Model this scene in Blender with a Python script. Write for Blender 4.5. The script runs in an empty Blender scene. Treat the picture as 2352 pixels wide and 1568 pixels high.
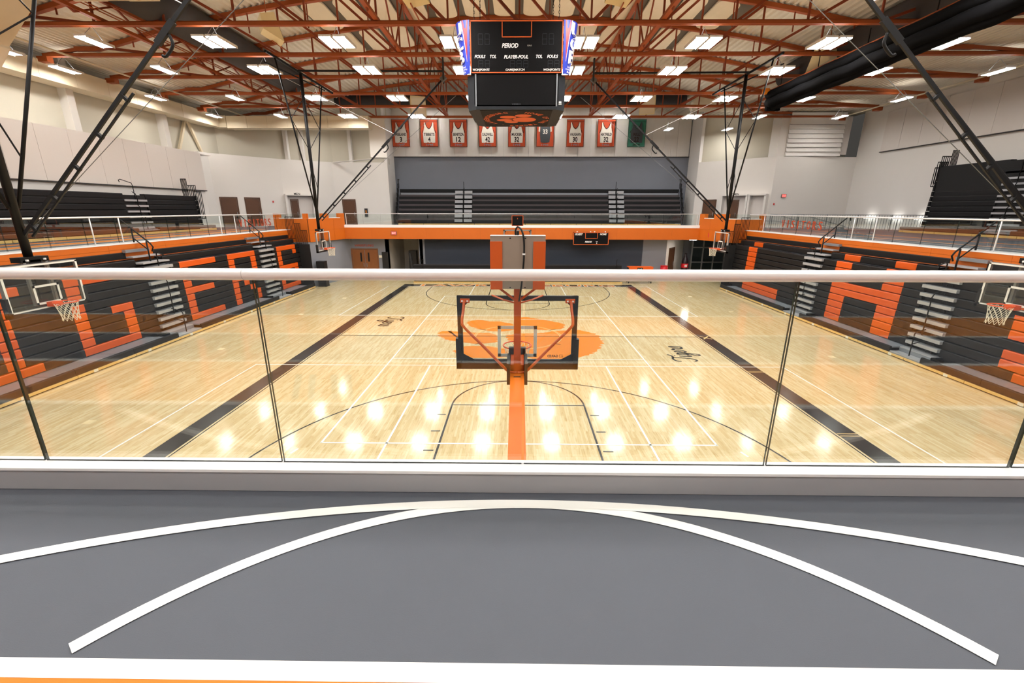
import bpy, bmesh, math, random
from mathutils import Vector, Matrix
random.seed(7)
SC = bpy.context.scene
COL = SC.collection
PI = math.pi

# ------------------------------------------------------------------ camera
CAM_P = Vector((-0.0424, -18.3237, 5.1874))
PITCH, YAW, ROLL, FPX = 0.2876, 0.0112, 0.0017, 1021.07
cp, sp, cy, sy = math.cos(PITCH), math.sin(PITCH), math.cos(YAW), math.sin(YAW)
F_ = Vector((-sy * cp, cy * cp, -sp)); R_ = Vector((cy, sy, 0)); U_ = R_.cross(F_)
R2 = R_ * math.cos(ROLL) + U_ * math.sin(ROLL); U2 = U_ * math.cos(ROLL) - R_ * math.sin(ROLL)
cd = bpy.data.cameras.new('camera'); cam = bpy.data.objects.new('camera', cd); COL.objects.link(cam)
cd.sensor_width = 36.0; cd.lens = FPX / 2352 * 36; cd.clip_start = 0.05; cd.clip_end = 200
M = Matrix((R2, U2, -F_)).transposed().to_4x4(); M.translation = CAM_P
cam.matrix_world = M
SC.camera = cam
# ------------------------------------------------------------------ world, exposure
w = bpy.data.worlds.new('world'); SC.world = w; w.use_nodes = True
w.node_tree.nodes['Background'].inputs[0].default_value = (1.0, 0.93, 0.84, 1)
w.node_tree.nodes['Background'].inputs[1].default_value = 0.03
SC.view_settings.view_transform = 'Standard'; SC.view_settings.look = 'None'
SC.view_settings.gamma = 1.0; SC.view_settings.use_curve_mapping = False
SC.view_settings.exposure = 0.85
SC.cycles.use_light_tree = False; SC.cycles.max_bounces = 4; SC.cycles.diffuse_bounces = 3; SC.cycles.glossy_bounces = 3; SC.cycles.transparent_max_bounces = 12; SC.cycles.transmission_bounces = 2
SC.cycles.use_adaptive_sampling = True; SC.cycles.adaptive_threshold = 0.08; SC.cycles.adaptive_min_samples = 16
SC.cycles.caustics_reflective = False; SC.cycles.caustics_refractive = False
LAMP_POWER = 30.0
LAMP_COLOR = (1.0, 0.965, 0.92)

# ------------------------------------------------------------------ helpers
def lin(c):
    return tuple(((v / 255) / 12.92 if v / 255 <= .04045 else ((v / 255 + .055) / 1.055) ** 2.4) for v in c) + (1,)

MATS = {}
def mat(name, rgb, rough=.5, metal=0, var=.06, scale=6.0, coat=0, bump=0, bscale=200, spec=.5):
    m = bpy.data.materials.new(name); m.use_nodes = True
    nt = m.node_tree; b = nt.nodes['Principled BSDF']
    c = lin(rgb)
    b.inputs['Roughness'].default_value = rough; b.inputs['Metallic'].default_value = metal
    b.inputs['Specular IOR Level'].default_value = spec
    b.inputs['Coat Weight'].default_value = coat; b.inputs['Coat Roughness'].default_value = .1
    tc = nt.nodes.new('ShaderNodeTexCoord')
    n = nt.nodes.new('ShaderNodeTexNoise'); n.inputs['Scale'].default_value = scale; n.inputs['Detail'].default_value = 4
    nt.links.new(tc.outputs['Object'], n.inputs['Vector'])
    r = nt.nodes.new('ShaderNodeMix'); r.data_type = 'RGBA'
    r.inputs['A'].default_value = tuple(v * (1 - var) for v in c[:3]) + (1,)
    r.inputs['B'].default_value = tuple(min(1, v * (1 + var)) for v in c[:3]) + (1,)
    nt.links.new(n.outputs['Fac'], r.inputs['Factor'])
    nt.links.new(r.outputs['Result'], b.inputs['Base Color'])
    if bump:
        n2 = nt.nodes.new('ShaderNodeTexNoise'); n2.inputs['Scale'].default_value = bscale
        nt.links.new(tc.outputs['Object'], n2.inputs['Vector'])
        bp = nt.nodes.new('ShaderNodeBump'); bp.inputs['Strength'].default_value = bump; bp.inputs['Distance'].default_value = .01
        nt.links.new(n2.outputs['Fac'], bp.inputs['Height']); nt.links.new(bp.outputs['Normal'], b.inputs['Normal'])
    MATS[name] = m
    return m

def emis(name, rgb, power):
    m = bpy.data.materials.new(name); m.use_nodes = True; nt = m.node_tree
    nt.nodes.remove(nt.nodes['Principled BSDF'])
    e = nt.nodes.new('ShaderNodeEmission'); e.inputs['Color'].default_value = tuple(rgb) + (1,); e.inputs['Strength'].default_value = power
    nt.links.new(e.outputs[0], nt.nodes['Material Output'].inputs[0]); MATS[name] = m
    return m

def glassmat(name, tint=(.94, .97, .955), ior=1.58, rough=0.0):
    m = bpy.data.materials.new(name); m.use_nodes = True; nt = m.node_tree
    nt.nodes.remove(nt.nodes['Principled BSDF'])
    t = nt.nodes.new('ShaderNodeBsdfTransparent'); t.inputs[0].default_value = tuple(tint) + (1,)
    g = nt.nodes.new('ShaderNodeBsdfGlossy'); g.inputs['Roughness'].default_value = rough; g.inputs[0].default_value = (1, 1, 1, 1)
    f = nt.nodes.new('ShaderNodeFresnel')
    gm = nt.nodes.new('ShaderNodeNewGeometry'); mr = nt.nodes.new('ShaderNodeMapRange')   # same index on both faces of the sheet
    mr.inputs['To Min'].default_value = ior; mr.inputs['To Max'].default_value = 1 / ior
    nt.links.new(gm.outputs['Backfacing'], mr.inputs['Value']); nt.links.new(mr.outputs[0], f.inputs['IOR'])
    x = nt.nodes.new('ShaderNodeMixShader')
    nt.links.new(f.outputs[0], x.inputs[0]); nt.links.new(t.outputs[0], x.inputs[1]); nt.links.new(g.outputs[0], x.inputs[2])
    nt.links.new(x.outputs[0], nt.nodes['Material Output'].inputs[0]); MATS[name] = m
    return m

def woodfloor(name):
    m = bpy.data.materials.new(name); m.use_nodes = True; nt = m.node_tree; b = nt.nodes['Principled BSDF']; L = nt.links.new
    tc = nt.nodes.new('ShaderNodeTexCoord'); s = nt.nodes.new('ShaderNodeSeparateXYZ'); L(tc.outputs['Object'], s.inputs[0])
    c = nt.nodes.new('ShaderNodeCombineXYZ'); L(s.outputs[1], c.inputs[0]); L(s.outputs[0], c.inputs[1])
    br = nt.nodes.new('ShaderNodeTexBrick'); L(c.outputs[0], br.inputs['Vector'])
    br.inputs['Scale'].default_value = 1; br.inputs['Brick Width'].default_value = .85; br.inputs['Row Height'].default_value = .057
    br.inputs['Mortar Size'].default_value = .0006; br.inputs['Mortar Smooth'].default_value = 0; br.offset = .37; br.offset_frequency = 3
    br.inputs['Color1'].default_value = lin((221, 203, 164)); br.inputs['Color2'].default_value = lin((206, 181, 134)); br.inputs['Mortar'].default_value = lin((176, 138, 84))
    mp = nt.nodes.new('ShaderNodeMapping'); mp.inputs['Scale'].default_value = (22, 2.2, 1); L(tc.outputs['Object'], mp.inputs[0])
    n = nt.nodes.new('ShaderNodeTexNoise'); n.inputs['Scale'].default_value = 1.3; n.inputs['Detail'].default_value = 6; L(mp.outputs[0], n.inputs['Vector'])
    ramp = nt.nodes.new('ShaderNodeValToRGB'); L(n.outputs['Fac'], ramp.inputs[0])
    ramp.color_ramp.elements[0].position = .30; ramp.color_ramp.elements[0].color = (.78, .68, .52, 1)
    ramp.color_ramp.elements[1].position = .46; ramp.color_ramp.elements[1].color = (1, 1, 1, 1)
    mx = nt.nodes.new('ShaderNodeMix'); mx.data_type = 'RGBA'; mx.blend_type = 'MULTIPLY'; mx.inputs['Factor'].default_value = .8
    L(br.outputs['Color'], mx.inputs['A']); L(ramp.outputs[0], mx.inputs['B']); L(mx.outputs['Result'], b.inputs['Base Color'])
    b.inputs['Roughness'].default_value = .115; b.inputs['Specular IOR Level'].default_value = .5
    n2 = nt.nodes.new('ShaderNodeTexNoise'); n2.inputs['Scale'].default_value = 1.2; L(mp.outputs[0], n2.inputs['Vector'])
    bp = nt.nodes.new('ShaderNodeBump'); bp.inputs['Strength'].default_value = .006; bp.inputs['Distance'].default_value = .02
    L(n2.outputs['Fac'], bp.inputs['Height']); L(bp.outputs['Normal'], b.inputs['Normal'])
    MATS[name] = m
    return m

woodfloor('maple')
mat('kick_wood', (226, 190, 120), .35, var=.12, scale=3)
mat('line_white', (240, 240, 236), .25, var=.01)
mat('line_black', (25, 22, 21), .2, var=.05)
mat('paw_orange', (228, 132, 34), .2, var=.04, scale=3)
mat('track_grey', (84, 88, 97), .75, var=.05, scale=3, bump=.15, bscale=260)
mat('track_orange', (206, 122, 30), .75, var=.05, scale=3, bump=.15, bscale=260)
mat('curb_grey', (164, 164, 168), .6, var=.03)
mat('alu_white', (240, 240, 242), .3, metal=.0, var=.01)
mat('rail_metal', (232, 232, 234), .3, metal=.1, var=.01)
mat('orange_paint', (200, 100, 10), .55, var=.03, scale=2)
mat('seam_dark', (140, 74, 18), .7)
mat('seat_orange', (214, 86, 8), .45, var=.04, scale=2, bump=.12, bscale=160)
mat('seat_black', (21, 19, 19), .6, var=.15, scale=.7, bump=.1, bscale=160, spec=.3)
mat('seat_night', (14, 14, 17), .6, var=.15, scale=.7, spec=.3)
mat('tread_grey', (140, 146, 154), .4, metal=.3, var=.05)
mat('step_grey', (178, 180, 184), .4, metal=.2, var=.05)
mat('dark_gap', (12, 12, 13), .8)
mat('black_steel', (12, 12, 14), .5, var=.1, spec=.3)
mat('truss_red', (160, 76, 26), .55, var=.08)
mat('deck_cream', (212, 202, 184), .7, var=.04)
mat('panel_cream', (228, 214, 188), .8, var=.05, scale=2, bump=.1)
mat('wall_white', (226, 221, 215), .8, var=.02, scale=1)
mat('wall_light', (232, 228, 223), .8, var=.02, scale=1)
mat('acoustic', (222, 215, 209), .9, var=.03, scale=40)
mat('wall_grey', (132, 137, 148), .8, var=.03, scale=1)
mat('wall_slate', (54, 62, 76), .8, var=.05, scale=1)
mat('duct_white', (222, 208, 180), .6, var=.03)
mat('duct_dark', (62, 58, 58), .8, var=.05)
mat('curtain_black', (6, 6, 8), .95, var=.3, scale=4, spec=.1)
mat('door_brown', (92, 58, 36), .45, var=.12, scale=5)
mat('door_wood', (134, 82, 42), .45, var=.12, scale=5)
mat('lcd_black', (7, 7, 10), .55, var=.1, spec=.15)
mat('board_dark', (30, 35, 42), .5, var=.1, spec=.3)
mat('board_blue', (34, 58, 190), .35, var=.03)
mat('board_red', (206, 40, 52), .35, var=.03)
mat('text_white', (240, 240, 240), .5, var=.01)
mat('score_orange', (206, 92, 28), .5, var=.02)
mat('goal_orange', (196, 82, 18), .4, var=.04)
mat('boom_orange', (216, 108, 18), .4, var=.04)
mat('liner_grey', (104, 96, 84), .8, var=.05)
mat('rim_orange', (226, 84, 30), .4, var=.03)
mat('net_white', (232, 228, 212), .8, var=.02)
mat('box_grey', (150, 134, 122), .6, metal=.2, var=.05)
mat('pad_black', (20, 21, 24), .5, var=.1)
mat('alu_frame', (150, 152, 154), .35, metal=.6, var=.04)
mat('banner_orange', (214, 84, 44), .7, var=.05, scale=3)
mat('banner_green', (64, 140, 116), .7, var=.05, scale=3)
mat('jersey_white', (236, 230, 220), .8, var=.02)
mat('jersey_dark', (74, 78, 82), .8, var=.1)
mat('print_dark', (40, 24, 26), .8)
mat('sign_red', (208, 60, 60), .4, var=.05)
mat('letter_orange', (186, 74, 40), .5, var=.04)
mat('bottle_black', (28, 18, 22), .3)
mat('red_plastic', (206, 30, 40), .4)
mat('speaker_cream', (232, 214, 168), .7, var=.03)
mat('glass_edge', (30, 46, 40), .2)
mat('black_print', (40, 40, 42), .6)
mat('steel_grey', (120, 122, 124), .4, metal=.5)
mat('plate_tan', (226, 206, 160), .3)
mat('web_red', (138, 58, 24), .55, var=.08)
mat('riser_brown', (70, 62, 64), .6)
mat('wall_upper', (206, 200, 184), .8, var=.02, scale=1)
mat('white_sign', (230, 228, 214), .6)
glassmat('glass_clear')
glassmat('glass_board', (.965, .975, .97), 1.45)
glassmat('glass_door', (.55, .62, .60))
emis('lamp', LAMP_COLOR, LAMP_POWER)
emis('wall_lamp', LAMP_COLOR, 3.0)
emis('deck_fill_glow', LAMP_COLOR, LAMP_POWER * .22)  # weak glow added above the ceiling fixtures to lift the roof deck
emis('washer', LAMP_COLOR, 150.0)
emis('exit_red', (1, .12, .1), .8)

class MB:
    def __init__(s): s.v = []; s.f = []
    def quad(s, a, b, c, d):
        i = len(s.v); s.v += [tuple(a), tuple(b), tuple(c), tuple(d)]; s.f.append((i, i + 1, i + 2, i + 3)); return s
    def box(s, x0, x1, y0, y1, z0, z1):
        if x0 > x1: x0, x1 = x1, x0
        if y0 > y1: y0, y1 = y1, y0
        if z0 > z1: z0, z1 = z1, z0
        i = len(s.v)
        s.v += [(x0, y0, z0), (x1, y0, z0), (x1, y1, z0), (x0, y1, z0), (x0, y0, z1), (x1, y0, z1), (x1, y1, z1), (x0, y1, z1)]
        for f in ((0, 3, 2, 1), (4, 5, 6, 7), (0, 1, 5, 4), (1, 2, 6, 5), (2, 3, 7, 6), (3, 0, 4, 7)): s.f.append(tuple(i + k for k in f))
        return s
    def bar(s, p, q, w, h=None, up=(0, 0, 1)):
        h = h or w; p = Vector(p); q = Vector(q); d = (q - p).normalized(); u = Vector(up)
        if abs(d.dot(u)) > .98: u = Vector((0, 1, 0))
        a = d.cross(u).normalized(); b = a.cross(d).normalized(); i = len(s.v)
        for o in (p, q):
            for sa, sb in ((-1, -1), (1, -1), (1, 1), (-1, 1)): s.v.append(tuple(o + a * sa * w / 2 + b * sb * h / 2))
        for f in ((0, 1, 2, 3), (7, 6, 5, 4), (0, 4, 5, 1), (1, 5, 6, 2), (2, 6, 7, 3), (3, 7, 4, 0)): s.f.append(tuple(i + k for k in f))
        return s
    def tube(s, pts, r, n=8, closed=False, caps=True):
        pts = [Vector(p) for p in pts]; m = len(pts); base = len(s.v); ref = None
        for k, p in enumerate(pts):
            if closed: d = pts[(k + 1) % m] - pts[k - 1]
            else: d = pts[min(k + 1, m - 1)] - pts[max(k - 1, 0)]
            d.normalize()
            if ref is None:
                ref = Vector((0, 0, 1)) if abs(d.z) < .9 else Vector((0, 1, 0))
            a = d.cross(ref)
            if a.length < 1e-5: a = d.cross(Vector((1, 0, 0)))
            a.normalize(); b = a.cross(d).normalized(); ref = b
            rr = r[k] if isinstance(r, (list, tuple)) else r
            for j in range(n):
                t = 2 * PI * j / n; s.v.append(tuple(p + a * math.cos(t) * rr + b * math.sin(t) * rr))
        for k in range(m if closed else m - 1):
            k2 = (k + 1) % m
            for j in range(n):
                j2 = (j + 1) % n
                s.f.append((base + k * n + j, base + k * n + j2, base + k2 * n + j2, base + k2 * n + j))
        if caps and not closed:
            s.f.append(tuple(base + j for j in range(n))[::-1]); s.f.append(tuple(base + (m - 1) * n + j for j in range(n)))
        return s
    def prism(s, poly, mp, d0, d1):
        """poly: 2D points; mp(u, v, d) -> 3D"""
        i = len(s.v); n = len(poly)
        s.v += [tuple(mp(u, v, d0)) for u, v in poly] + [tuple(mp(u, v, d1)) for u, v in poly]
        s.f.append(tuple(i + k for k in range(n))[::-1]); s.f.append(tuple(i + n + k for k in range(n)))
        for k in range(n):
            k2 = (k + 1) % n; s.f.append((i + k, i + k2, i + n + k2, i + n + k))
        return s
    def add(s, verts, faces):
        i = len(s.v); s.v += [tuple(v) for v in verts]; s.f += [tuple(i + k for k in f) for f in faces]; return s
    def mesh(s, name, m, smooth=False):
        me = bpy.data.meshes.new(name); me.from_pydata(s.v, [], s.f); me.update()
        for k in (m if isinstance(m, (list, tuple)) else [m]): me.materials.append(MATS[k])
        if smooth:
            for p in me.polygons: p.use_smooth = True
        return me
    def build(s, name, m, parent=None, smooth=False, fix=False):
        me = s.mesh(name, m, smooth)
        if fix:
            bm = bmesh.new(); bm.from_mesh(me); bmesh.ops.recalc_face_normals(bm, faces=bm.faces); bm.to_mesh(me); bm.free()
        return link(name, me, parent)

def link(name, me, parent=None, loc=None, rz=None):
    o = bpy.data.objects.new(name, me); COL.objects.link(o)
    if loc is not None: o.location = loc
    if rz is not None: o.rotation_euler = (0, 0, rz)
    if parent is not None: attach(o, parent)
    return o

WORLD = {}
def wm(o):
    m = Matrix.LocRotScale(o.location, o.rotation_euler.to_quaternion(), o.scale)
    if o.parent: m = wm(o.parent) @ o.matrix_parent_inverse @ m
    return m
def attach(o, parent):
    o.parent = parent; o.matrix_parent_inverse = wm(parent).inverted()

def tag(o, label=None, cat=None, group=None, kind=None):
    if label: o['label'] = label
    if cat: o['category'] = cat
    if group: o['group'] = group
    if kind: o['kind'] = kind
    return o
def thing(name, label, cat, loc=(0, 0, 0), group=None, kind=None):
    o = bpy.data.objects.new(name, None); COL.objects.link(o); o.location = loc; o.empty_display_size = .1
    return tag(o, label, cat, group, kind)
def struct(name, mb, m, label=None, parent=None, **k):
    o = mb.build(name, m, parent, **k)
    if parent is None:
        o['kind'] = 'structure'
        if label: o['label'] = label
    return o
def copy_tree(o, parent=None):
    c = o.copy(); COL.objects.link(c); c.parent = parent
    for ch in [x for x in o.children]: copy_tree(ch, c)
    return c

TXT = {}
def text_geo(s, bold=0.0, shear=0.0):
    """2D outline of a word, cap height 1, left at 0: returns verts, faces, width"""
    k = (s, bold, shear)
    if k in TXT: return TXT[k]
    cu = bpy.data.curves.new('t', 'FONT'); cu.body = s; cu.size = 1; cu.resolution_u = 3; cu.offset = bold; cu.shear = shear; cu.fill_mode = 'FRONT'
    ob = bpy.data.objects.new('t', cu); COL.objects.link(ob)
    dg = bpy.context.evaluated_depsgraph_get(); dg.update()
    me = ob.evaluated_get(dg).to_mesh()
    vs = [tuple(v.co) for v in me.vertices]; fs = [tuple(p.vertices) for p in me.polygons]
    ob.evaluated_get(dg).to_mesh_clear(); bpy.data.objects.remove(ob); bpy.data.curves.remove(cu)
    x0 = min(v[0] for v in vs); x1 = max(v[0] for v in vs); y0 = min(v[1] for v in vs); y1 = max(v[1] for v in vs)
    h = max(y1 - max(y0, 0 if y0 > -.05 else y0), 1e-6)
    y0 = y0 if y0 <= -.05 else 0
    h = y1 - y0
    vs = [((v[0] - x0) / h, (v[1] - y0) / h) for v in vs]
    TXT[k] = (vs, fs, (x1 - x0) / h)
    return TXT[k]
def text(mb, s, mp, height, width=None, bold=.0, shear=0.0, center=True):
    """mp(u, v) -> 3D; u centred"""
    vs, fs, w = text_geo(s, bold, shear)
    sx = (width / w) if width else height
    off = w * sx / 2 if center else 0
    mb.add([mp(v[0] * sx - off, v[1] * height) for v in vs], fs)
    return w * sx

def ribbon(mb, pts, w, z=.002, closed=False):
    pts = [Vector((p[0], p[1])) for p in pts]; n = len(pts); i0 = len(mb.v)
    for k, p in enumerate(pts):
        if closed: d = pts[(k + 1) % n] - pts[k - 1]
        else: d = pts[min(k + 1, n - 1)] - pts[max(k - 1, 0)]
        d.normalize(); q = Vector((-d.y, d.x)) * w / 2
        mb.v += [(p.x + q.x, p.y + q.y, z), (p.x - q.x, p.y - q.y, z)]
    for k in range(n if closed else n - 1):
        a = i0 + 2 * k; b = i0 + 2 * ((k + 1) % n); mb.f.append((a, a + 1, b + 1, b))
    return mb
def arc(cx, cy_, r, a0, a1, n=48):
    return [(cx + r * math.cos(math.radians(a0 + (a1 - a0) * k / n)), cy_ + r * math.sin(math.radians(a0 + (a1 - a0) * k / n))) for k in range(n + 1)]
def catmull(p, n=6):
    out = []
    for i in range(len(p) - 1):
        p0 = p[max(i - 1, 0)]; p1 = p[i]; p2 = p[i + 1]; p3 = p[min(i + 2, len(p) - 1)]
        for k in range(n):
            t = k / n
            out.append(tuple(.5 * (2 * b + (c - a) * t + (2 * a - 5 * b + 4 * c - d) * t * t + (3 * b - a - 3 * c + d) * t ** 3) for a, b, c, d in zip(p0, p1, p2, p3)))
    out.append(tuple(p[-1])); return out

ZM = 3.83      # mezzanine floor level

# ================================================================== COURT FLOOR
fl = MB().box(-21, 21, -20, 26, -.12, 0); floor = struct('floor', fl, 'maple', 'polished maple basketball court floor')
def paint(name, mb, m, label=None):
    o = mb.build(name, m, floor)
    if label: o['label'] = label
    return o
FT = .3048
def lines(name, segs, w, m, z):
    for s in segs:
        paint(name, ribbon(MB(), s, w, z), m)
# volleyball lines (white)
lines('volleyball_line', [
    [(-4.57, -9.14), (-4.57, 9.14)], [(4.57, -9.14), (4.57, 9.14)], [(-4.6, -9.14), (4.6, -9.14)], [(-4.6, 9.14), (4.6, 9.14)],
    [(-4.55, -3.02), (4.55, -3.02)], [(-4.55, 3.06), (4.55, 3.06)],
    [(-9.14, -12.9), (-9.14, -3.76)], [(9.14, -12.9), (9.14, -3.76)], [(-9.17, -3.76), (9.17, -3.76)],
    [(-3.05, -12.9), (-3.05, -3.78)], [(3.05, -12.9), (3.05, -3.78)],
    [(-9.14, 3.79), (-9.14, 12.95)], [(9.14, 3.79), (9.14, 12.95)], [(-9.17, 3.79), (9.17, 3.79)], [(-9.14, 12.95), (9.14, 12.95)],
    [(-3.05, 3.81), (-3.05, 12.9)], [(3.05, 3.81), (3.05, 12.9)],
    [(-5.05, -9.62), (-4.98, -9.42)], [(4.98, -9.42), (5.05, -9.62)]], .05, 'line_white', .0035)
# basketball lines (black)
bk = []
for s in (-1, 1):
    yb = s * 42 * FT
    bk += [[(-6 * FT, yb), (-6 * FT, s * 23 * FT)], [(6 * FT, yb), (6 * FT, s * 23 * FT)], [(-6 * FT, s * 23 * FT), (6 * FT, s * 23 * FT)]]
    bk.append([(x, s * (-23 * FT) * -1 * 1 if False else y) for x, y in arc(0, s * 23 * FT, 6 * FT, 0 if s < 0 else 180, 180 if s < 0 else 360)])
    bc = s * 36.75 * FT
    bk.append([(-19.75 * FT, yb)] + ([p for p in arc(0, bc, 19.75 * FT, 180, 0)] if s < 0 else [p for p in arc(0, bc, 19.75 * FT, 180, 360)]) + [(19.75 * FT, yb)])
    for d in (25, 28, 31):
        for sx in (-1, 1): bk.append([(sx * 6.25 * FT, s * d * FT), (sx * 7.0 * FT, s * d * FT)])
lines('court_line', bk, .05, 'line_black', .003)
lines('halfway_line', [[(-7.62, 0), (7.62, 0)]], .05, 'line_black', .003)
for s in (-1, 1):
    paint('sideline_band', ribbon(MB(), [(s * 7.96, -13.6), (s * 7.96, 13.8)], .5, .003), 'line_black', 'broad black sideline band')
    paint('sideline_pinstripe', ribbon(MB(), [(s * 7.64, -13.3), (s * 7.64, 12.9)], .035, .003), 'line_black')
for yy in (-4.26, -8.6):
    for dy in (-.05, .06): paint('coaching_mark', ribbon(MB(), [(7.72, yy + dy), (8.2, yy + dy)], .025, .0045), 'kick_wood')
for a in (-.22, .22): paint('cross_mark', ribbon(MB(), [(7.8, -.1 + a), (8.15, -.1 - a)], .06, .0045), 'kick_wood')
# far baseline band with school lettering
paint('baseline_band', ribbon(MB(), [(-7.7, 13.32), (7.7, 13.32)], .95, .003), 'line_black', 'black baseline band')
mb = MB(); text(mb, 'LAWRENCEBURG', lambda u, v: (u, 12.93 + v, .0036), .78, 13.9, bold=.035); paint('baseline_letters_edge', mb, 'line_white')
mb = MB(); text(mb, 'LAWRENCEBURG', lambda u, v: (u, 12.96 + v, .0042), .72, 13.8, bold=.012); paint('baseline_letters', mb, 'paw_orange', 'orange school name lettering')
# the paw at centre court
PAW = {
 'toe1': [(-2.44, 2.25), (-2.18, 2.81), (-1.83, 2.91), (-1.36, 2.64), (-0.86, 2.61), (-0.41, 2.29), (-0.14, 1.93), (-0.09, 1.17), (-0.34, 0.95), (-0.71, 0.78), (-1.11, 0.8), (-1.41, 0.92), (-1.76, 1.13), (-2.05, 1.49)],
 'toe2': [(0.0, 3.04), (0.23, 3.54), (0.55, 3.49), (1.05, 3.16), (1.57, 2.78), (2.07, 2.33), (2.25, 1.98), (2.01, 1.29), (1.62, 1.14), (1.15, 1.05), (0.7, 1.2), (0.34, 1.5), (0.08, 1.94)],
 'toe3': [(-3.54, 0.4), (-3.37, 0.77), (-2.95, 0.8), (-2.52, 0.65), (-1.94, 0.56), (-1.32, 0.48), (-0.94, 0.22), (-0.83, -0.28), (-0.88, -0.83), (-1.21, -1.04), (-1.62, -1.14), (-2.0, -1.05), (-2.4, -0.86), (-2.9, -0.6), (-3.28, -0.18)],
 'toe4': [(-2.44, -2.11), (-2.31, -1.68), (-2.04, -1.47), (-1.53, -1.42), (-1.0, -1.52), (-0.59, -1.7), (-0.35, -2.02), (-0.32, -2.7), (-0.92, -2.93), (-1.6, -2.92), (-2.23, -2.7)],
 'pad': [(-0.49, 0.16), (-0.09, 0.42), (0.52, 0.47), (1.01, 0.57), (1.57, 0.86), (1.99, 0.98), (2.63, 1.14), (3.08, 0.83), (3.47, 0.23), (3.5, -0.76), (3.16, -1.78), (2.74, -2.37), (2.31, -2.76), (1.78, -2.95), (1.1, -3.0), (0.43, -2.93), (0.23, -2.3), (-0.08, -1.34), (-0.4, -0.55)]}
for k, pl in PAW.items():
    pts = catmull(pl + [pl[0]], 9)[:-1]; cx = sum(p[0] for p in pts) / len(pts); cyy = sum(p[1] for p in pts) / len(pts)
    jag = [(cx + (p[0] - cx) * (1 + (j % 2) * .0), cyy + (p[1] - cyy) + 0) for j, p in enumerate(pts)]
    jag = [(x + random.uniform(-.10, .10), y + random.uniform(-.02, .02)) for x, y in jag]
    m_ = MB(); m_.v = [(x, y, .002) for x, y in jag]; m_.f = [tuple(range(len(jag)))]
    paint('paw_toe' if k != 'pad' else 'paw_pad', m_, 'paw_orange')
for r_ in (1.80, 1.87): paint('centre_circle', ribbon(MB(), arc(0, 0, r_, 0, 360, 64), .025, .0032), 'kick_wood')
for a in (35, 145, 215, 325):
    c_, s_ = math.cos(math.radians(a)), math.sin(math.radians(a)); paint('circle_mark', ribbon(MB(), [(1.75 * c_, 1.75 * s_), (2.1 * c_, 2.1 * s_)], .05, .004), 'line_black')
# script lettering beside the sidelines
TIG = [[(0, .72), (.08, .92), (.3, .98), (.55, .9), (.72, .93), (.84, 1.05)], [(.47, .94), (.42, .5), (.3, .12), (.12, 0), (.0, .14)],
       [(.66, .56), (.6, .22), (.66, .02), (.78, .16)], [(.7, .72), (.71, .78)],
       [(1.02, .48), (.9, .55), (.82, .3), (.88, .06), (.99, .2), (1.05, .52), (.98, -.1), (.84, -.42), (.72, -.3), (.86, -.08), (1.14, .16)],
       [(1.14, .2), (1.3, .34), (1.31, .5), (1.22, .52), (1.16, .28), (1.24, .03), (1.42, .16)],
       [(1.42, .16), (1.52, .58), (1.55, .46), (1.66, .48), (1.62, .18), (1.68, .03), (1.78, .16)],
       [(1.78, .16), (1.92, .58), (1.97, .28), (1.95, .06), (1.82, .0), (1.76, .1)]]
def tigers(ox, oy, d):
    mb = MB()
    for st in TIG:
        q = catmull(st, 5)
        ribbon(mb, [(ox - d * v * .82, oy + d * u * .92) for u, v in q], .085, .003)
    paint('script_lettering', mb, 'line_black', 'black script team name')
tigers(6.45, -3.2, 1); tigers(-6.5, 3.45, -1)
for px_, py_ in ((-11.5, -2.0), (-11.2, 4.0), (11.6, -2.6), (11.4, 5.0), (-10.9, -8.2), (-10.6, 8.4), (10.8, 9.3)):
    paint('floor_plate', MB().box(px_ - .11, px_ + .11, py_ - .11, py_ + .11, 0, .002), 'plate_tan')

# ================================================================== MEZZANINE
XL, XR, YF, YN = -15.5, 15.3, 16.15, -16.31
mz = struct('floor_mezzanine', MB().box(-32, 32, -27, YN, 3.05, ZM - .003), 'track_grey', 'grey rubber running track deck in the foreground')
struct('floor_mezzanine_left', MB().box(-32, XL - .06, YN, 32, 3.05, ZM - .003), 'track_grey', 'grey and orange track deck along the left side')
struct('floor_mezzanine_right', MB().box(XR + .06, 32, YN, 32, 3.05, ZM - .003), 'track_grey', 'grey and orange track deck along the right side')
struct('floor_mezzanine_far', MB().add([(-15.5, 12.9, 3.05), (-14.2, 12.9, 3.05), (-13.1, 16.25, 3.05), (13.6, 16.25, 3.05), (14.6, 12.7, 3.05), (15.3, 12.7, 3.05), (15.3, 31, 3.05), (-15.5, 31, 3.05),
    (-15.5, 12.9, ZM - .003), (-14.2, 12.9, ZM - .003), (-13.1, 16.25, ZM - .003), (13.6, 16.25, ZM - .003), (14.6, 12.7, ZM - .003), (15.3, 12.7, ZM - .003), (15.3, 31, ZM - .003), (-15.5, 31, ZM - .003)],
    [tuple(range(8))[::-1], tuple(range(8, 16))] + [(k, (k + 1) % 8, 8 + (k + 1) % 8, 8 + k) for k in range(8)]), 'track_grey', 'grey deck of the far balcony', fix=True)
def mark(name, mb, m, label=None, par=None):
    o = mb.build(name, m, par or mz)
    if label: o['label'] = label
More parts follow.
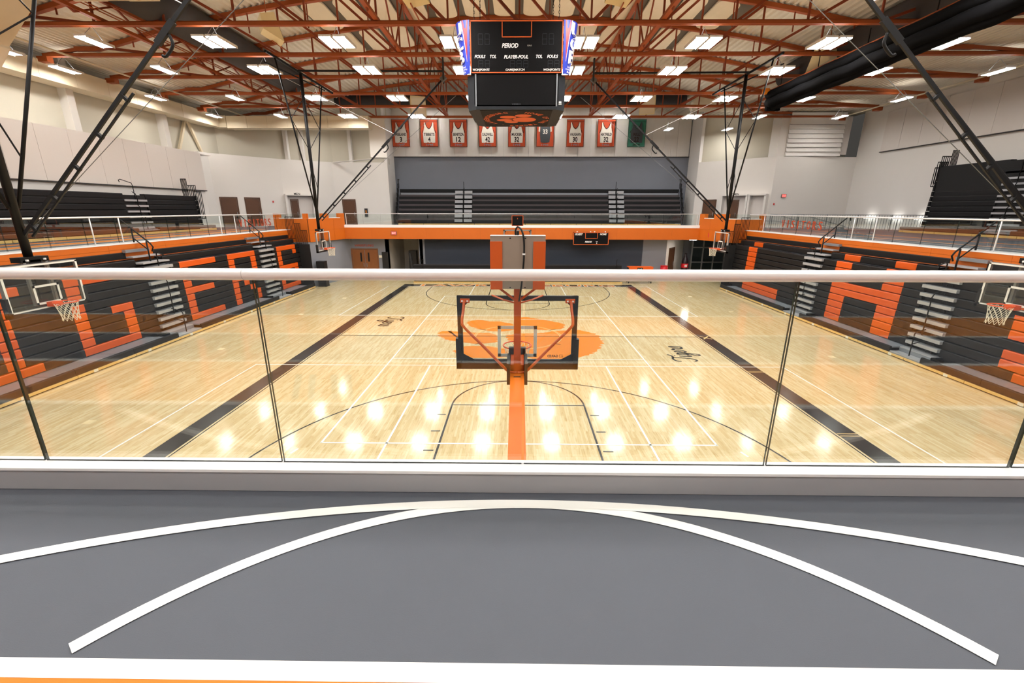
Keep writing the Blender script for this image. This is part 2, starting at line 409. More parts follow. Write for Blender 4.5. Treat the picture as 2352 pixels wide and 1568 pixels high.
# foreground half-court arcs (painted) and lane lines
mark('free_throw_arc', ribbon(MB(), [p for p in arc(0, -18.32, 1.825, 0, 180, 90) if p[1] > -17.255], .055, ZM + .001), 'line_white', 'white free-throw arc')
mark('three_point_arc', ribbon(MB(), [p for p in arc(0, -22.55, 6.06, 20, 160, 120) if p[1] > -17.25], .055, ZM + .0022), 'line_white', 'white three-point arc')
for k, y in enumerate((-17.31, -18.25, -19.2, -20.15)):
    mark('lane_line', ribbon(MB(), [(-14, y), (14, y)], .062, ZM + .0015), 'line_white')
for a, b in ((-18.22, -17.34), (-20.12, -19.23)):
    mark('orange_lane', ribbon(MB(), [(-14, (a + b) / 2), (14, (a + b) / 2)], b - a, ZM + .0008), 'track_orange')
mb = MB()
for x in (-1.72, -1.60, -1.42, -1.3):
    mb.quad((x + .05, -17.375, ZM + .0018), (x, -17.375, ZM + .0018), (x - .22, -17.9, ZM + .0018), (x - .16, -17.9, ZM + .0018))
mark('lane_lettering', mb, 'black_print', 'dark lettering on the orange lane')
for xs in (-1, 1):
    par = bpy.data.objects['floor_mezzanine_left' if xs < 0 else 'floor_mezzanine_right']
    e = -XL if xs < 0 else XR
    for d0, d1, m_ in ((.7, 1.5, 'track_orange'), (2.3, 3.2, 'track_orange'), (4.1, 4.6, 'track_orange')) if xs < 0 else ((1.0, 1.25, 'track_orange'), (3.2, 3.45, 'track_orange'), (5.4, 5.65, 'track_orange')):
        mark('orange_lane', MB().box(xs * (e + d0), xs * (e + d1), -15, 14, ZM - .002, ZM + .001), m_, None, par)
    for d0 in (.4, 1.5, 2.28, 3.2): mark('lane_line', MB().box(xs * (e + d0), xs * (e + d0 + .05), -15, 14, ZM - .002, ZM + .002), 'line_white', None, par)

# foreground curb, glass and rail
cb = thing('guard_rail', 'foreground glass guard rail with round white handrail on grey curb', 'railing', (0, -16.33, ZM))
MB().box(-12, 12, -16.405, -16.30, ZM, ZM + .108).build('curb', 'curb_grey', cb)
MB().box(-12, 12, -16.41, -16.30, ZM + .108, ZM + .122).build('base_shoe', 'alu_white', cb)
def gbox(name, x0, x1, y0, y1, z0, z1, par, main='glass_clear', thin='y'):
    b = MB().box(x0, x1, y0, y1, z0, z1); me = b.mesh(name, [main, 'glass_edge'])
    for p in me.polygons:
        n = p.normal
        if abs(n.y if thin == 'y' else n.x) < .5: p.material_index = 1
    return link(name, me, par)
for k in range(-5, 5):
    xa = -.01 + 1.222 * k + .006
    gbox('glass_pane', xa, xa + 1.21, -16.338, -16.325, ZM + .122, 4.90, cb)
MB().tube([(-12, -16.332, 4.908), (12, -16.332, 4.908)], .0265, 24).build('handrail', 'rail_metal', cb, smooth=True)
MB().tube([(-1.272, -16.332, 4.908), (-1.27, -16.332, 4.908)], .0268, 24).build('rail_joint', 'curb_grey', cb)

# side and far fascias with guard rails
def fascia(name, A, B, z0, z1, inw, label, seam=None, n=8, th=.06):
    """orange painted band from A to B (plan points); inw = interior normal"""
    A = Vector(A); B = Vector(B); d = (B - A); L = d.length; d.normalize(); nn = Vector(inw).normalized()
    mp = lambda u, t, z: (A.x + d.x * u + nn.x * t, A.y + d.y * u + nn.y * t, z)
    r = thing(name, label, 'wall', (A.x, A.y, z0), kind='structure')
    del r['category']
    zs = [z0] + ([seam] if seam else []) + [z1]
    for j in range(len(zs) - 1):
        for k in range(n):
            u0, u1 = L * k / n + .004, L * (k + 1) / n - .004
            MB().prism([(u0, zs[j] + .004), (u1, zs[j] + .004), (u1, zs[j + 1] - .004), (u0, zs[j + 1] - .004)], lambda u, z, t: mp(u, t, z), 0, th).build('panel', 'orange_paint', r, fix=True)
    MB().prism([(0, z0 + .01), (L, z0 + .01), (L, z1 - .01), (0, z1 - .01)], lambda u, z, t: mp(u, t, z), -.02, th - .012).build('backing', 'seam_dark', r, fix=True)
    return r, mp, L
fascia('wall_balcony_left', (XL, 12.6), (XL, -15.5), 3.05, 3.87, (1, 0), 'orange band along the left balcony edge', 3.68, 10)
fascia('wall_balcony_right', (XR, -15.5), (XR, 12.6), 3.05, 3.87, (-1, 0), 'orange band along the right balcony edge', 3.68, 10)
fascia('wall_balcony_far', (-13.1, YF), (13.6, YF), 3.05, 3.9, (0, -1), 'orange band along the far balcony edge', None, 13)
MB().box(XL - .62, XL + .07, -15.5, 12.6, 3.87, 3.91).build('trim_1', 'alu_white')['kind'] = 'structure'
MB().box(XR + .62, XR - .07, -15.5, 12.6, 3.87, 3.91).build('trim_2', 'alu_white')['kind'] = 'structure'
MB().box(-13.1, 13.6, YF - .07, YF + .35, 3.9, 4.1).build('trim_3', 'alu_white')['kind'] = 'structure'
# taller orange corner parapets
def parapet(name, pts, inw, label, tops):
    for j in range(len(pts) - 1):
        A, B = pts[j], pts[j + 1]
        r, mp, L = fascia(name, A, B, 3.05, 4.6, inw[j], label[j], 3.83, 3)
        for u0, u1 in tops[j]:
            MB().prism([(u0 * L, 4.6), (u1 * L, 4.6), (u1 * L, 4.93), (u0 * L, 4.93)], lambda u, z, t: mp(u, t, z), -.25, .06).build('post_block', 'orange_paint', r, fix=True)
        prev = 0
        for u0, u1 in tops[j] + [(1, 1)]:
            if u0 - prev > .02:
                MB().prism([(prev * L, 4.6), (u0 * L, 4.6), (u0 * L, 4.64), (prev * L, 4.64)], lambda u, z, t: mp(u, t, z), -.25, .075).build('sill', 'alu_white', r, fix=True)
                me = MB().prism([(prev * L, 4.64), (u0 * L, 4.64), (u0 * L, 4.92), (prev * L, 4.92)], lambda u, z, t: mp(u, t, z), -.1, -.09).build('glass_infill', 'glass_clear', r, fix=True)
            prev = u1
KL = [(-13.1, 16.2), (-14.25, 12.65), (-16.5, 12.65)]
KR = [(13.6, 16.2), (14.6, 12.65), (16.5, 12.65)]
parapet('wall_corner_left', KL, [(1, -.32), (0, -1)], ['orange corner parapet left of the far balcony', 'orange parapet behind the left bleacher end guard'], [[(0, .13), (.45, .6), (.98, 1.0)], [(0, .12), (.82, 1.0)]])
parapet('wall_corner_right', KR, [(-1, -.28), (0, -1)], ['orange corner parapet right of the far balcony', 'orange parapet behind the right bleacher end guard'], [[(0, .14), (.42, .75)], [(.85, 1.0)]])

def guard(name, label, pts, posts, z0, gates=(), top=4.93, r=.03, panew=1.35):
    g = thing(name, label, 'railing', (pts[0][0], pts[0][1], z0))
    A, B = Vector(pts[0]), Vector(pts[1]); L = (B - A).length; d = (B - A) / L
    MB().tube([(A.x, A.y, top - r), (B.x, B.y, top - r)], r, 10).build('handrail', 'rail_metal', g, smooth=True)
    for u in posts:
        p = A + d * u; MB().tube([(p.x, p.y, z0), (p.x, p.y, top - 2 * r)], .021, 8).build('post', 'rail_metal', g, smooth=True)
    n = max(1, round(L / panew)); th = 'x' if abs(d.y) > .5 else 'y'
    for k in range(n):
        a = A + d * (L * k / n + .01); b = A + d * (L * (k + 1) / n - .01)
        gbox('glass_pane', *(sorted((a.x, b.x)) if th == 'y' else (a.x - .006, a.x + .006)), *(sorted((a.y, b.y)) if th == 'x' else (a.y - .006, a.y + .006)), z0 + .02, top - .07, g, thin=th)
    return g
guard('guard_rail', 'glass guard rail along the left balcony edge', [(XL - .1, -15.3), (XL - .1, 12.5)], [13.54, 14.76, 20.88, 22.14], 3.91)
guard('guard_rail', 'glass guard rail along the right balcony edge', [(XR + .1, -15.3), (XR + .1, 12.5)], [11.82, 16.94, 18.24, 25.96], 3.91)
guard('guard_rail', 'thin white rail and glass along the far balcony edge', [(-13.0, YF + .12), (13.5, YF + .12)], [.05, 26.4], 4.1, top=4.93, r=.024)
# VISITORS letters hung on the side guard rails
def visitors(x, ys, yd, rotl, lab):
    for j, ch in enumerate('VISITORS'):
        t = (j + .5) / 8; y = ys + (yd - ys) * t
        mb = MB(); sg = 1 if yd > ys else -1
        vs, fs, w_ = text_geo(ch, .0)
        wd = .07 if ch == 'I' else .26
        for k in (0, 1):
            pass
        h = .42; zb = 4.23
        pts = [(x, y + sg * (v[0] - w_ / 2) * wd / w_, zb + v[1] * h) for v in vs]
        n = len(pts); dx = .03 if x < 0 else -.03
        mb.v = pts + [(p[0] + dx, p[1], p[2]) for p in pts]; mb.f = [tuple(f) for f in fs] + [tuple(n + k for k in f) for f in fs]
        for zz in (zb, zb + h - .05):   # slab serifs
            if False: mb.box(x, x + dx, y - .12 if ch != 'R' else y - .16, y + .12 if ch != 'R' else y + .1, zz, zz + .05)
        o = mb.build('sign_letter', 'letter_orange'); tag(o, ['first', 'second', 'third', 'fourth', 'fifth', 'sixth', 'seventh', 'last'][j] + ' orange letter, a capital %s, of the word on the %s guard rail' % (ch, lab), 'letter', 'orange letters on the %s guard rail' % lab)
visitors(XL - .03, 7.0, 10.45, 0, 'left'); visitors(XR + .03, 8.65, 4.9, 0, 'right')

# ================================================================== WALLS
def wall(name, A, B, z0, z1, inw, m, label, th=.25):
    A = Vector(A); B = Vector(B); d = (B - A); L = d.length; d.normalize(); n = Vector((-d.y, d.x))
    if n.dot(Vector(inw)) < 0: n = -n
    mp = lambda u, z, t: (A.x + d.x * u + n.x * t, A.y + d.y * u + n.y * t, z)
    o = MB().prism([(0, z0), (L, z0), (L, z1), (0, z1)], mp, -th, 0).build(name, m, fix=True)
    o['kind'] = 'structure'; o['label'] = label
    return o, mp, L
ZW = 9.3
LW = [(-23.6, 16.8), (-23.55, 17.75), (-20.3, 22.0), (-16.9, 24.6), (-11.9, 24.9), (-12.0, 27.8)]
RW = [(16.4, 27.8), (16.2, 24.7), (20.6, 20.0), (27.3, 20.45)]
wA, mA, _ = wall('wall_left', (-22.6, 15.3), LW[0], ZM, 9.1, (1, -.5), 'wall_light', 'white return wall at the end of the left upper bleachers')
wB, mB, _ = wall('wall_left', LW[0], LW[1], ZM, ZW, (1, 0), 'wall_light', 'white angled pier beside the left doors')
wC, mC, LC = wall('wall_left', LW[1], LW[2], ZM, ZW, (1, -1), 'wall_white', 'white angled wall with two brown doors')
wD, mD, LD = wall('wall_left', LW[2], LW[3], ZM, ZW, (1, -1), 'wall_white', 'white angled wall above the restroom recess on the left')
wE, mE, LE = wall('wall_left', LW[3], LW[4], ZM, ZW, (0, -1), 'wall_white', 'white wall left of the far bleacher alcove')
wF, mF, _ = wall('wall_left', LW[4], LW[5], ZM, 14.2, (1, 0), 'wall_light', 'white side wall of the far alcove, left')
wG, mG, LG = wall('wall_right', RW[0], RW[1], ZM, 14.2, (-1, 0), 'wall_light', 'white side wall of the far alcove, right')
wH, mH, LH = wall('wall_right', RW[1], RW[2], ZM, ZW, (-1, -1), 'wall_white', 'white angled wall with the restroom recess on the right')
wI, mI, LI = wall('wall_right', RW[2], RW[3], ZM, ZW, (0, -1), 'wall_white', 'plain white wall behind the right stairs')
for A, B, n_, nm, lb in (((-23.9, 16.5), (-23.6, 19.2), (1, 0), 'wall_left', 'recessed upper wall above the left pier'), ((-23.6, 19.2), (-20.6, 22.5), (1, -1), 'wall_left', 'recessed upper wall above the left doors'), ((-20.6, 22.5), (-17.0, 25.2), (1, -1), 'wall_left', 'recessed upper wall above the left restroom recess'),
                         ((-17.0, 25.2), (-11.9, 25.5), (0, -1), 'wall_left', 'recessed upper wall beside the left banner'), ((16.3, 25.4), (21.0, 22.0), (-1, -1), 'wall_right', 'recessed upper wall above the right doors'), ((21.0, 22.0), (27.4, 22.2), (0, -1), 'wall_right', 'recessed upper wall behind the louvre box')):
    wall(nm, A, B, ZW - .1, 14.2, n_, 'wall_upper', lb)
# far alcove wall: grey below, white acoustic above, built of panels
wall('wall_far', (-12.2, 27.85), (16.6, 27.85), ZM, 15.2, (0, -1), 'wall_grey', 'grey wall behind the far upper bleachers')
far = thing('wall_far_upper', 'white panelled band of the far wall behind the banners', None, (2, 27.8, 10.1), kind='structure')
for k in range(24):
    x0 = -12.0 + k * 1.18
    MB().box(x0 + .006, x0 + 1.174, 27.74, 27.83, 10.1, 14.9).build('panel', 'wall_light', far)
MB().box(-12.1, 16.5, 27.72, 27.84, 10.05, 10.11).build('trim_4', 'duct_dark')['kind'] = 'structure'
# left long wall
wall('wall_left', (-22.6, -27), (-22.6, 15.3), ZM, 9.0, (1, 0), 'wall_light', 'white lower wall behind the left upper bleachers')
lp = thing('wall_left_panels', 'row of tall acoustic panels on the left wall', None, (-22.5, 0, 6.5), kind='structure')
for k in range(15):
    y0 = -9.0 + k * 1.62; MB().box(-22.58, -22.48, y0 + .008, y0 + 1.612, 6.5, 9.02).build('panel', 'acoustic', lp)
MB().box(-22.6, -22.45, -9, 15.3, 6.45, 6.5).build('trim_5', 'duct_dark')['kind'] = 'structure'
wall('wall_left', (-23.9, -27), (-23.9, 16.6), 8.9, 13.6, (1, 0), 'wall_upper', 'recessed upper wall above the left acoustic panels')
MB().box(-23.9, -22.6, -27, 16.6, 8.95, 9.0).build('trim_6', 'wall_white')['kind'] = 'structure'
for k, y in enumerate((-6, .7, 7.35, 13.85)):
    tag(MB().box(-23.9, -23.45, y - .2, y + .2, 9.0, 13).build('column', 'wall_white'), '%s white column on the recessed upper left wall' % ['nearest', 'second nearest', 'third nearest', 'farthest'][k], 'column', 'columns on the upper left wall')
for k, (a, b) in enumerate(((14.9, 16.4), (18.2, 17.0))):
    o = MB().bar((-23.7, 14.9 + k * 2.6, 9.0), (-23.7, 16.2 + k * .1, 11.4), .16).build('brace', 'duct_white'); tag(o, ['left', 'right'][k] + ' leg of the inverted V brace high on the left wall', 'brace')
# right long wall
wall('wall_right', (27.2, -27), (27.2, 20.5), ZM, 13.4, (-1, 0), 'wall_light', 'tall white wall behind the right upper bleachers')
rp = thing('wall_right_panels', 'row of tall acoustic panels high on the right wall', None, (27.1, 0, 9.4), kind='structure')
for k in range(17):
    y0 = -9.6 + k * 1.62; MB().box(27.08, 27.2, y0 + .008, y0 + 1.612, 9.4, 12.1).build('panel', 'acoustic', rp)
MB().box(27.05, 27.2, -9.6, 18.0, 9.35, 9.4).build('trim_7', 'duct_dark')['kind'] = 'structure'
wall('wall_back', (-32, -26), (32, -26), 0, 15.2, (0, 1), 'wall_white', 'wall behind the viewer')
wall('wall_back', (-21, -17.5), (21, -17.5), 0, 3.05, (0, 1), 'wall_grey', 'grey wall below the near balcony')
# lower far walls under the balcony
YL = 17.1
wall('wall_lower', (-14.3, 12.4), (-13.1, YL), 0, 3.05, (1, -.3), 'wall_grey', 'grey angled wall below the left corner parapet')
wJ, mJ, LJ = wall('wall_lower', (-13.1, YL), (-10.15, YL), 0, 3.05, (0, -1), 'wall_grey', 'grey wall with the wooden double door')
wall('wall_lower', (-10.15, YL), (-10.15, 22), 0, 3.05, (1, 0), 'wall_white', 'cream side wall of the left passage')
wall('wall_lower', (-10.15, 22), (-7.4, 22), 0, 3.05, (0, -1), 'wall_white', 'end wall of the left passage')
wall('wall_lower', (-7.7, YL), (-7.7, 22), 0, 3.05, (-1, 0), 'wall_white', 'dim right wall of the left passage')
wall('wall_lower', (-7.75, YL), (-7.3, YL), 0, 3.05, (0, -1), 'wall_grey', 'light grey pier beside the dark far wall')
wall('wall_lower', (-7.3, YL), (9.75, YL), 0, 3.05, (0, -1), 'wall_slate', 'dark slate wall under the far balcony')
wall('wall_lower', (9.75, YL), (11.6, YL), 0, 3.05, (0, -1), 'wall_grey', 'grey wall right of the dark far wall')
wK, mK, LK = wall('wall_lower', (11.6, YL), (14.3, 21.0), 0, 3.05, (1, -1), 'wall_light', 'cream receding wall with a brown door on the right')
wall('wall_lower', (14.3, 21.0), (21, 21.0), 0, 3.05, (0, -1), 'wall_grey', 'end wall behind the glass entrance')
wall('wall_lower', (-21, 12.4), (-14.3, 12.4), 0, 3.05, (0, -1), 'wall_grey', 'grey wall at the far end of the left bleachers')
wall('wall_lower', (-16.6, -16), (-16.6, 12.4), 0, 3.05, (1, 0), 'wall_grey', 'grey wall behind the left lower bleachers')
wall('wall_lower', (16.3, -16), (16.3, 12.4), 0, 3.05, (-1, 0), 'wall_grey', 'grey wall behind the right lower bleachers')

# doors and wall furniture; mp(u, z, t)
DN = [0]
def door(mp, u0, u1, z0, z1, label, m='door_brown', leaves=1, window=False):
    DN[0] += 1
    r = thing('door_%d' % DN[0], label, None, mp((u0 + u1) / 2, z0, 0), kind='structure')
    wl = (u1 - u0) / leaves
    for k in range(leaves):
        a, b = u0 + k * wl + .02, u0 + (k + 1) * wl - .02
        lf = MB().prism([(a, z0 + .01), (b, z0 + .01), (b, z1 - .02), (a, z1 - .02)], mp, -.02, .035).build('leaf', m, r, fix=True)
        uh = b - .1 if k == 0 else a + .1
        MB().prism([(uh - .02, z0 + .85), (uh + .02, z0 + .85), (uh + .02, z0 + 1.15), (uh - .02, z0 + 1.15)], mp, .035, .08).build('handle', 'alu_frame', lf, fix=True)
        if window:
            uw = b - .28 if k == 0 else a + .28
            MB().prism([(uw - .06, z0 + 1.25), (uw + .06, z0 + 1.25), (uw + .06, z0 + 1.95), (uw - .06, z0 + 1.95)], mp, .03, .042).build('vision_panel', 'dark_gap', lf, fix=True)
    fr = MB()
    fr.prism([(u0 - .06, z0), (u0, z0), (u0, z1 + .06), (u0 - .06, z1 + .06)], mp, -.02, .05)
    fr.prism([(u1, z0), (u1 + .06, z0), (u1 + .06, z1 + .06), (u1, z1 + .06)], mp, -.02, .05)
    fr.prism([(u0, z1), (u1, z1), (u1, z1 + .06), (u0, z1 + .06)], mp, -.02, .05)
    fr.build('frame', m, r, fix=True)
    return r
door(mC, .32, 1.5, ZM, 6.08, 'brown door nearest the left upper bleachers')
door(mC, 2.15, 3.25, ZM, 6.08, 'brown door left of the restroom recess')
door(mE, .7, 1.8, ZM, 6.05, 'brown door left of the far bleacher alcove')
door(mH, .92, 2.0, ZM, 6.04, 'brown door right of the far bleacher alcove')
door(mJ, .05, 2.05, 0, 2.2, 'wooden double door under the far balcony', 'door_wood', 2, True)
door(mK, .75, 2.1, 0, 2.25, 'brown door in the right passage')
def recess(mp, u0, u1, z0, z1, label, deep=.9, dark=False):
    r = thing('door_recess', label, None, mp((u0 + u1) / 2, z0, 0), kind='structure')
    t = .012
    MB().prism([(u0, z0), (u1, z0), (u1, z1), (u0, z1)], mp, 0, t).build('back', 'acoustic', r, fix=True)
    for a, b in ((u0 - .16, u0), (u1, u1 + .16)):
        MB().prism([(a, z0), (b, z0), (b, z1 + .02), (a, z1 + .02)], mp, 0, .5).build('jamb', 'wall_white', r, fix=True)
    MB().prism([(u0 - .16, z1), (u1 + .16, z1), (u1 + .16, z1 + .12), (u0 - .16, z1 + .12)], mp, 0, .55).build('soffit', 'wall_white', r, fix=True)
    return r
recess(mD, .17, 2.2, ZM, 6.35, 'restroom recess with a dark door on the left wall')
recess(mH, 2.75, 4.65, ZM, 6.36, 'restroom recess with a dark door on the right wall')
recess(mH, 5.0, 6.1, ZM, 6.36, 'empty white recess right of the right restroom')
door(mD, .5, 1.05, ZM, 6.0, 'narrow brown restroom door in the left recess')
door(mH, 3.3, 3.95, ZM, 6.0, 'narrow brown restroom door in the right recess')
def wtext(mp, s, u, z, h, m, label, cat='sign', t=.57, **k):
    mb = MB(); text(mb, s, lambda a, b: mp(u + a, z + b, t), h, **k); return tag(mb.build('wall_lettering', m, fix=False), label, cat)
wtext(mD, 'MEN', .95, 6.42, .17, 'black_print', 'black restroom lettering above the left recess', width=.5, bold=.02)
wtext(lambda u, z, t: mH(LH - u, z, t) if False else mH(u, z, t), 'WOMEN', 3.7, 6.42, .17, 'black_print', 'black restroom lettering above the right recess', width=.8, bold=.02)
def wbox(name, mp, u0, u1, z0, z1, t1, m, label, cat):
    return tag(MB().prism([(u0, z0), (u1, z0), (u1, z1), (u0, z1)], mp, 0, t1).build(name, m, fix=True), label, cat)
wbox('fire_alarm', mC, 4.3, 4.4, 5.75, 5.9, .06, 'sign_red', 'small red fire alarm right of the left brown doors', 'alarm')
ex = wbox('extinguisher_cabinet', mE, 2.62, 2.9, 4.55, 5.3, .1, 'black_print', 'dark extinguisher cabinet left of the far alcove', 'cabinet')
MB().prism([(2.72, 4.85), (2.8, 4.85), (2.8, 5.15), (2.72, 5.15)], mE, .1, .13).build('extinguisher_tag', 'paw_orange', ex, fix=True)
es = wbox('exit_sign', mI, .85, 1.25, 6.2, 6.45, .08, 'steel_grey', 'lit red exit sign on the white wall right', 'exit sign')
MB().prism([(.88, 6.22), (1.22, 6.22), (1.22, 6.43), (.88, 6.43)], mI, .08, .09).build('lit_face', 'exit_red', es, fix=True)
mb = MB(); text(mb, 'EXIT', lambda a, b: mI(1.05 + a, 6.26 + b, .094), .13, .28, bold=.01); mb.build('lettering', 'text_white', es)
wbox('fire_alarm', mI, .3, .38, 5.6, 5.75, .06, 'sign_red', 'small red fire alarm below the exit sign on the right', 'alarm')
mY = lambda u, z, t: (u, YF - .06 - t, z)
es = wbox('exit_sign', mY, -9.55, -9.15, 3.38, 3.62, .08, 'steel_grey', 'lit red exit sign on the orange far band', 'exit sign')
MB().prism([(-9.52, 3.4), (-9.18, 3.4), (-9.18, 3.6), (-9.52, 3.6)], mY, .08, .09).build('lit_face', 'exit_red', es, fix=True)
mb = MB(); text(mb, 'EXIT', lambda a, b: mY(-9.35 + a, 3.44 + b, .094), .12, .28, bold=.01); mb.build('lettering', 'text_white', es)
wbox('exit_sign', lambda u, z, t: (13.95 - t, 15.0 + u, z), 0, .3, 3.3, 3.6, .1, 'sign_red', 'small red exit sign on the right orange corner', 'exit sign')
wtext(lambda u, z, t: (u, YL - .02, z), 'WRESTLING', -12.05, 2.42, .16, 'letter_orange', 'small orange lettering above the wooden double door', width=1.5, bold=.02)
tag(MB().box(-10.95, -10.7, YL - .03, YL, 1.55, 1.75).build('notice', 'white_sign'), 'small pale notice beside the wooden double door', 'notice')
wp = MB().box(-10.68, -10.2, YL - .1, YL, .05, 2.0).build('wall_pad', 'pad_black'); tag(wp, 'tall black pad beside the passage on the left', 'pad')
cab = thing('speaker_cabinet', 'black cabinet standing against the grey wall at the left bleacher end', 'cabinet', (-13.75, 12.9, 0))
MB().box(-13.98, -13.42, 12.6, 13.1, .03, 1.75).build('body', 'pad_black', cab); MB().box(-14.0, -13.4, 12.55, 13.15, 0, .05).build('plinth', 'black_steel', cab); MB().box(-13.95, -13.45, 12.585, 12.6, .15, 1.65).build('grille', 'dark_gap', cab)
# passage ceiling fixtures and entrance
ld = tag(MB().box(-8.9, -8.3, 18.4, 19.1, 0, 2.0).build('ladder_rack', 'pad_black'), 'dark equipment rack in the left passage', 'rack')
lg = thing('passage_light', 'bright round ceiling light at the right passage', 'light', (13.5, 16.9, 3.0))
MB().tube([(13.5, 16.9, 3.05), (13.5, 16.9, 3.0)], .3, 20).build('rim', 'alu_white', lg); MB().tube([(13.5, 16.9, 3.0), (13.5, 16.9, 2.985)], .26, 20).build('lens', 'lamp', lg)
ge = thing('door_glass', 'grey framed glass entrance under the right corner', None, (16, 19.2, 0), kind='structure')
for x in (14.4, 15.3, 16.2, 17.1, 18.0): MB().box(x - .05, x + .05, 19.15, 19.25, 0, 3.05).build('mullion', 'alu_frame', ge)
for z in (.05, 1.05, 2.25, 3.0): MB().box(14.4, 18, 19.16, 19.24, z - .04, z + .04).build('transom', 'alu_frame', ge)
for k in range(4):
    for z0, z1 in ((.1, 1.0), (1.1, 2.2), (2.3, 2.96)): MB().box(14.46 + .9 * k, 15.24 + .9 * k, 19.19, 19.21, z0, z1).build('pane', 'glass_door', ge)
bt = thing('bottle_cooler', 'tall bottle shaped dark drink cooler with red label near the glass entrance', 'cooler', (13.55, 18.2, 0))
prof = [(.02, .26), (.5, .28), (.95, .26), (1.25, .27), (1.5, .16), (1.68, .11), (1.8, .11)]
MB().tube([(13.55, 18.2, z) for z, r in prof], [r for z, r in prof], 16).build('body', 'bottle_black', bt, smooth=True)
MB().tube([(13.55, 18.2, .72), (13.55, 18.2, 1.05)], .285, 16).build('label_band', 'red_plastic', bt); MB().tube([(13.55, 18.2, 1.8), (13.55, 18.2, 1.9)], .1, 12).build('cap', 'bottle_black', bt)
mb = MB(); [mb.quad((13.44 + .03 * k, 17.91, .8), (13.46 + .03 * k, 17.91, .8), (13.47 + .03 * k, 17.91, .98), (13.45 + .03 * k, 17.91, .98)) for k in range(7)]; mb.build('label_print', 'text_white', bt)
rb = thing('barrel', 'round red barrel beside the right passage door', 'barrel', (11.35, 16.5, 0))
MB().tube([(11.35, 16.5, 0), (11.35, 16.5, .5), (11.35, 16.5, 1.0)], [.25, .29, .27], 20).build('body', 'red_plastic', rb, smooth=True)
for z in (.3, .7): MB().tube([(11.35, 16.5, z), (11.35, 16.5, z + .03)], .295, 20).build('hoop', 'red_plastic', rb)
MB().tube([(11.35, 16.5, 1.0), (11.35, 16.5, 1.08)], .28, 20).build('lid', 'red_plastic', rb)
tb = thing('scorer_table', 'orange and black scorer table at the right of the far lower bleachers', 'table', (9.05, 14.6, 0))
for a, b, m_ in ((8.15, 8.75, 'seat_orange'), (8.75, 9.15, 'line_black'), (9.15, 9.9, 'seat_orange')): MB().box(a, b, 14.45, 14.5, .35, 1.15).build('front_panel', m_, tb)
MB().box(8.12, 9.93, 14.45, 15.1, 1.15, 1.2).build('top', 'seat_orange', tb)
for x in (8.2, 9.85):
    for y in (14.55, 15.05): MB().box(x - .03, x + .03, y - .03, y + .03, 0, 1.15).build('leg', 'black_steel', tb)
mb = MB(); text(mb, 'LHS', lambda a, b: (8.95 + a, 14.445, .95 + b), .14, .28, bold=.02); mb.build('lettering', 'text_white', tb)

# ================================================================== CEILING DECK + ACOUSTIC PANELS
def zt(x): return max(15.0 - .0065 * x * x, 12.45)
mb = MB(); xs = []; x = -24.2; k = 0
while x < 27.6:
    p = .3
    xs += [(x, .0), (x + p * .32, .0), (x + p * .5, .08), (x + p * .82, .08)]; x += p
for a, b in xs: mb.v += [(a, -27, zt(a) + .12 + b), (a, 29, zt(a) + .12 + b)]
mb.f = [(2 * i, 2 * i + 1, 2 * i + 3, 2 * i + 2) for i in range(len(xs) - 1)]
ceil_ = struct('ceiling', mb, 'deck_cream', 'cream corrugated metal roof deck, arched over the court')
TY = [1.9 + 3.655 * k for k in range(6)]
TALL = [1.9 + 3.655 * k for k in range(-6, 6)]
def rpanel(x0, x1, y0, y1, rad=.35):
    out = []
    for cx, cyy, a0 in ((x1 - rad, y0 + rad, -90), (x1 - rad, y1 - rad, 0), (x0 + rad, y1 - rad, 90), (x0 + rad, y0 + rad, 180)):
        out += [(cx + rad * math.cos(math.radians(a0 + 22.5 * k)), cyy + rad * math.sin(math.radians(a0 + 22.5 * k))) for k in range(5)]
    return out
mb = MB(); N = 28
for k in range(N):
    a, b = -10.5 + 21.75 * k / N, -10.5 + 21.75 * (k + 1) / N; mb.quad((a, -9, zt(a) + .11), (a, 12.7, zt(a) + .11), (b, 12.7, zt(b) + .11), (b, -9, zt(b) + .11))
mb.build('deck_liner', 'liner_grey', ceil_)
for b in range(-3, 5):
    y0, y1 = 1.9 + 3.655 * b + .12, 1.9 + 3.655 * (b + 1) - .12
    if b > 2: continue
    for k in range(14):
        xc = -9.75 + 1.5 * k
        if abs(xc) > 10.2: continue
        pl = rpanel(xc - .54, xc + .54, y0, y1, .52)
        cyy = (y0 + y1) / 2
        mb = MB().prism(pl, lambda u, v, d: (u, v, zt(u) + d - .10 * (1 - ((v - cyy) / 1.8) ** 2)), .02, .10)
        mb.build('ceiling_panel', 'panel_cream', ceil_, fix=True)

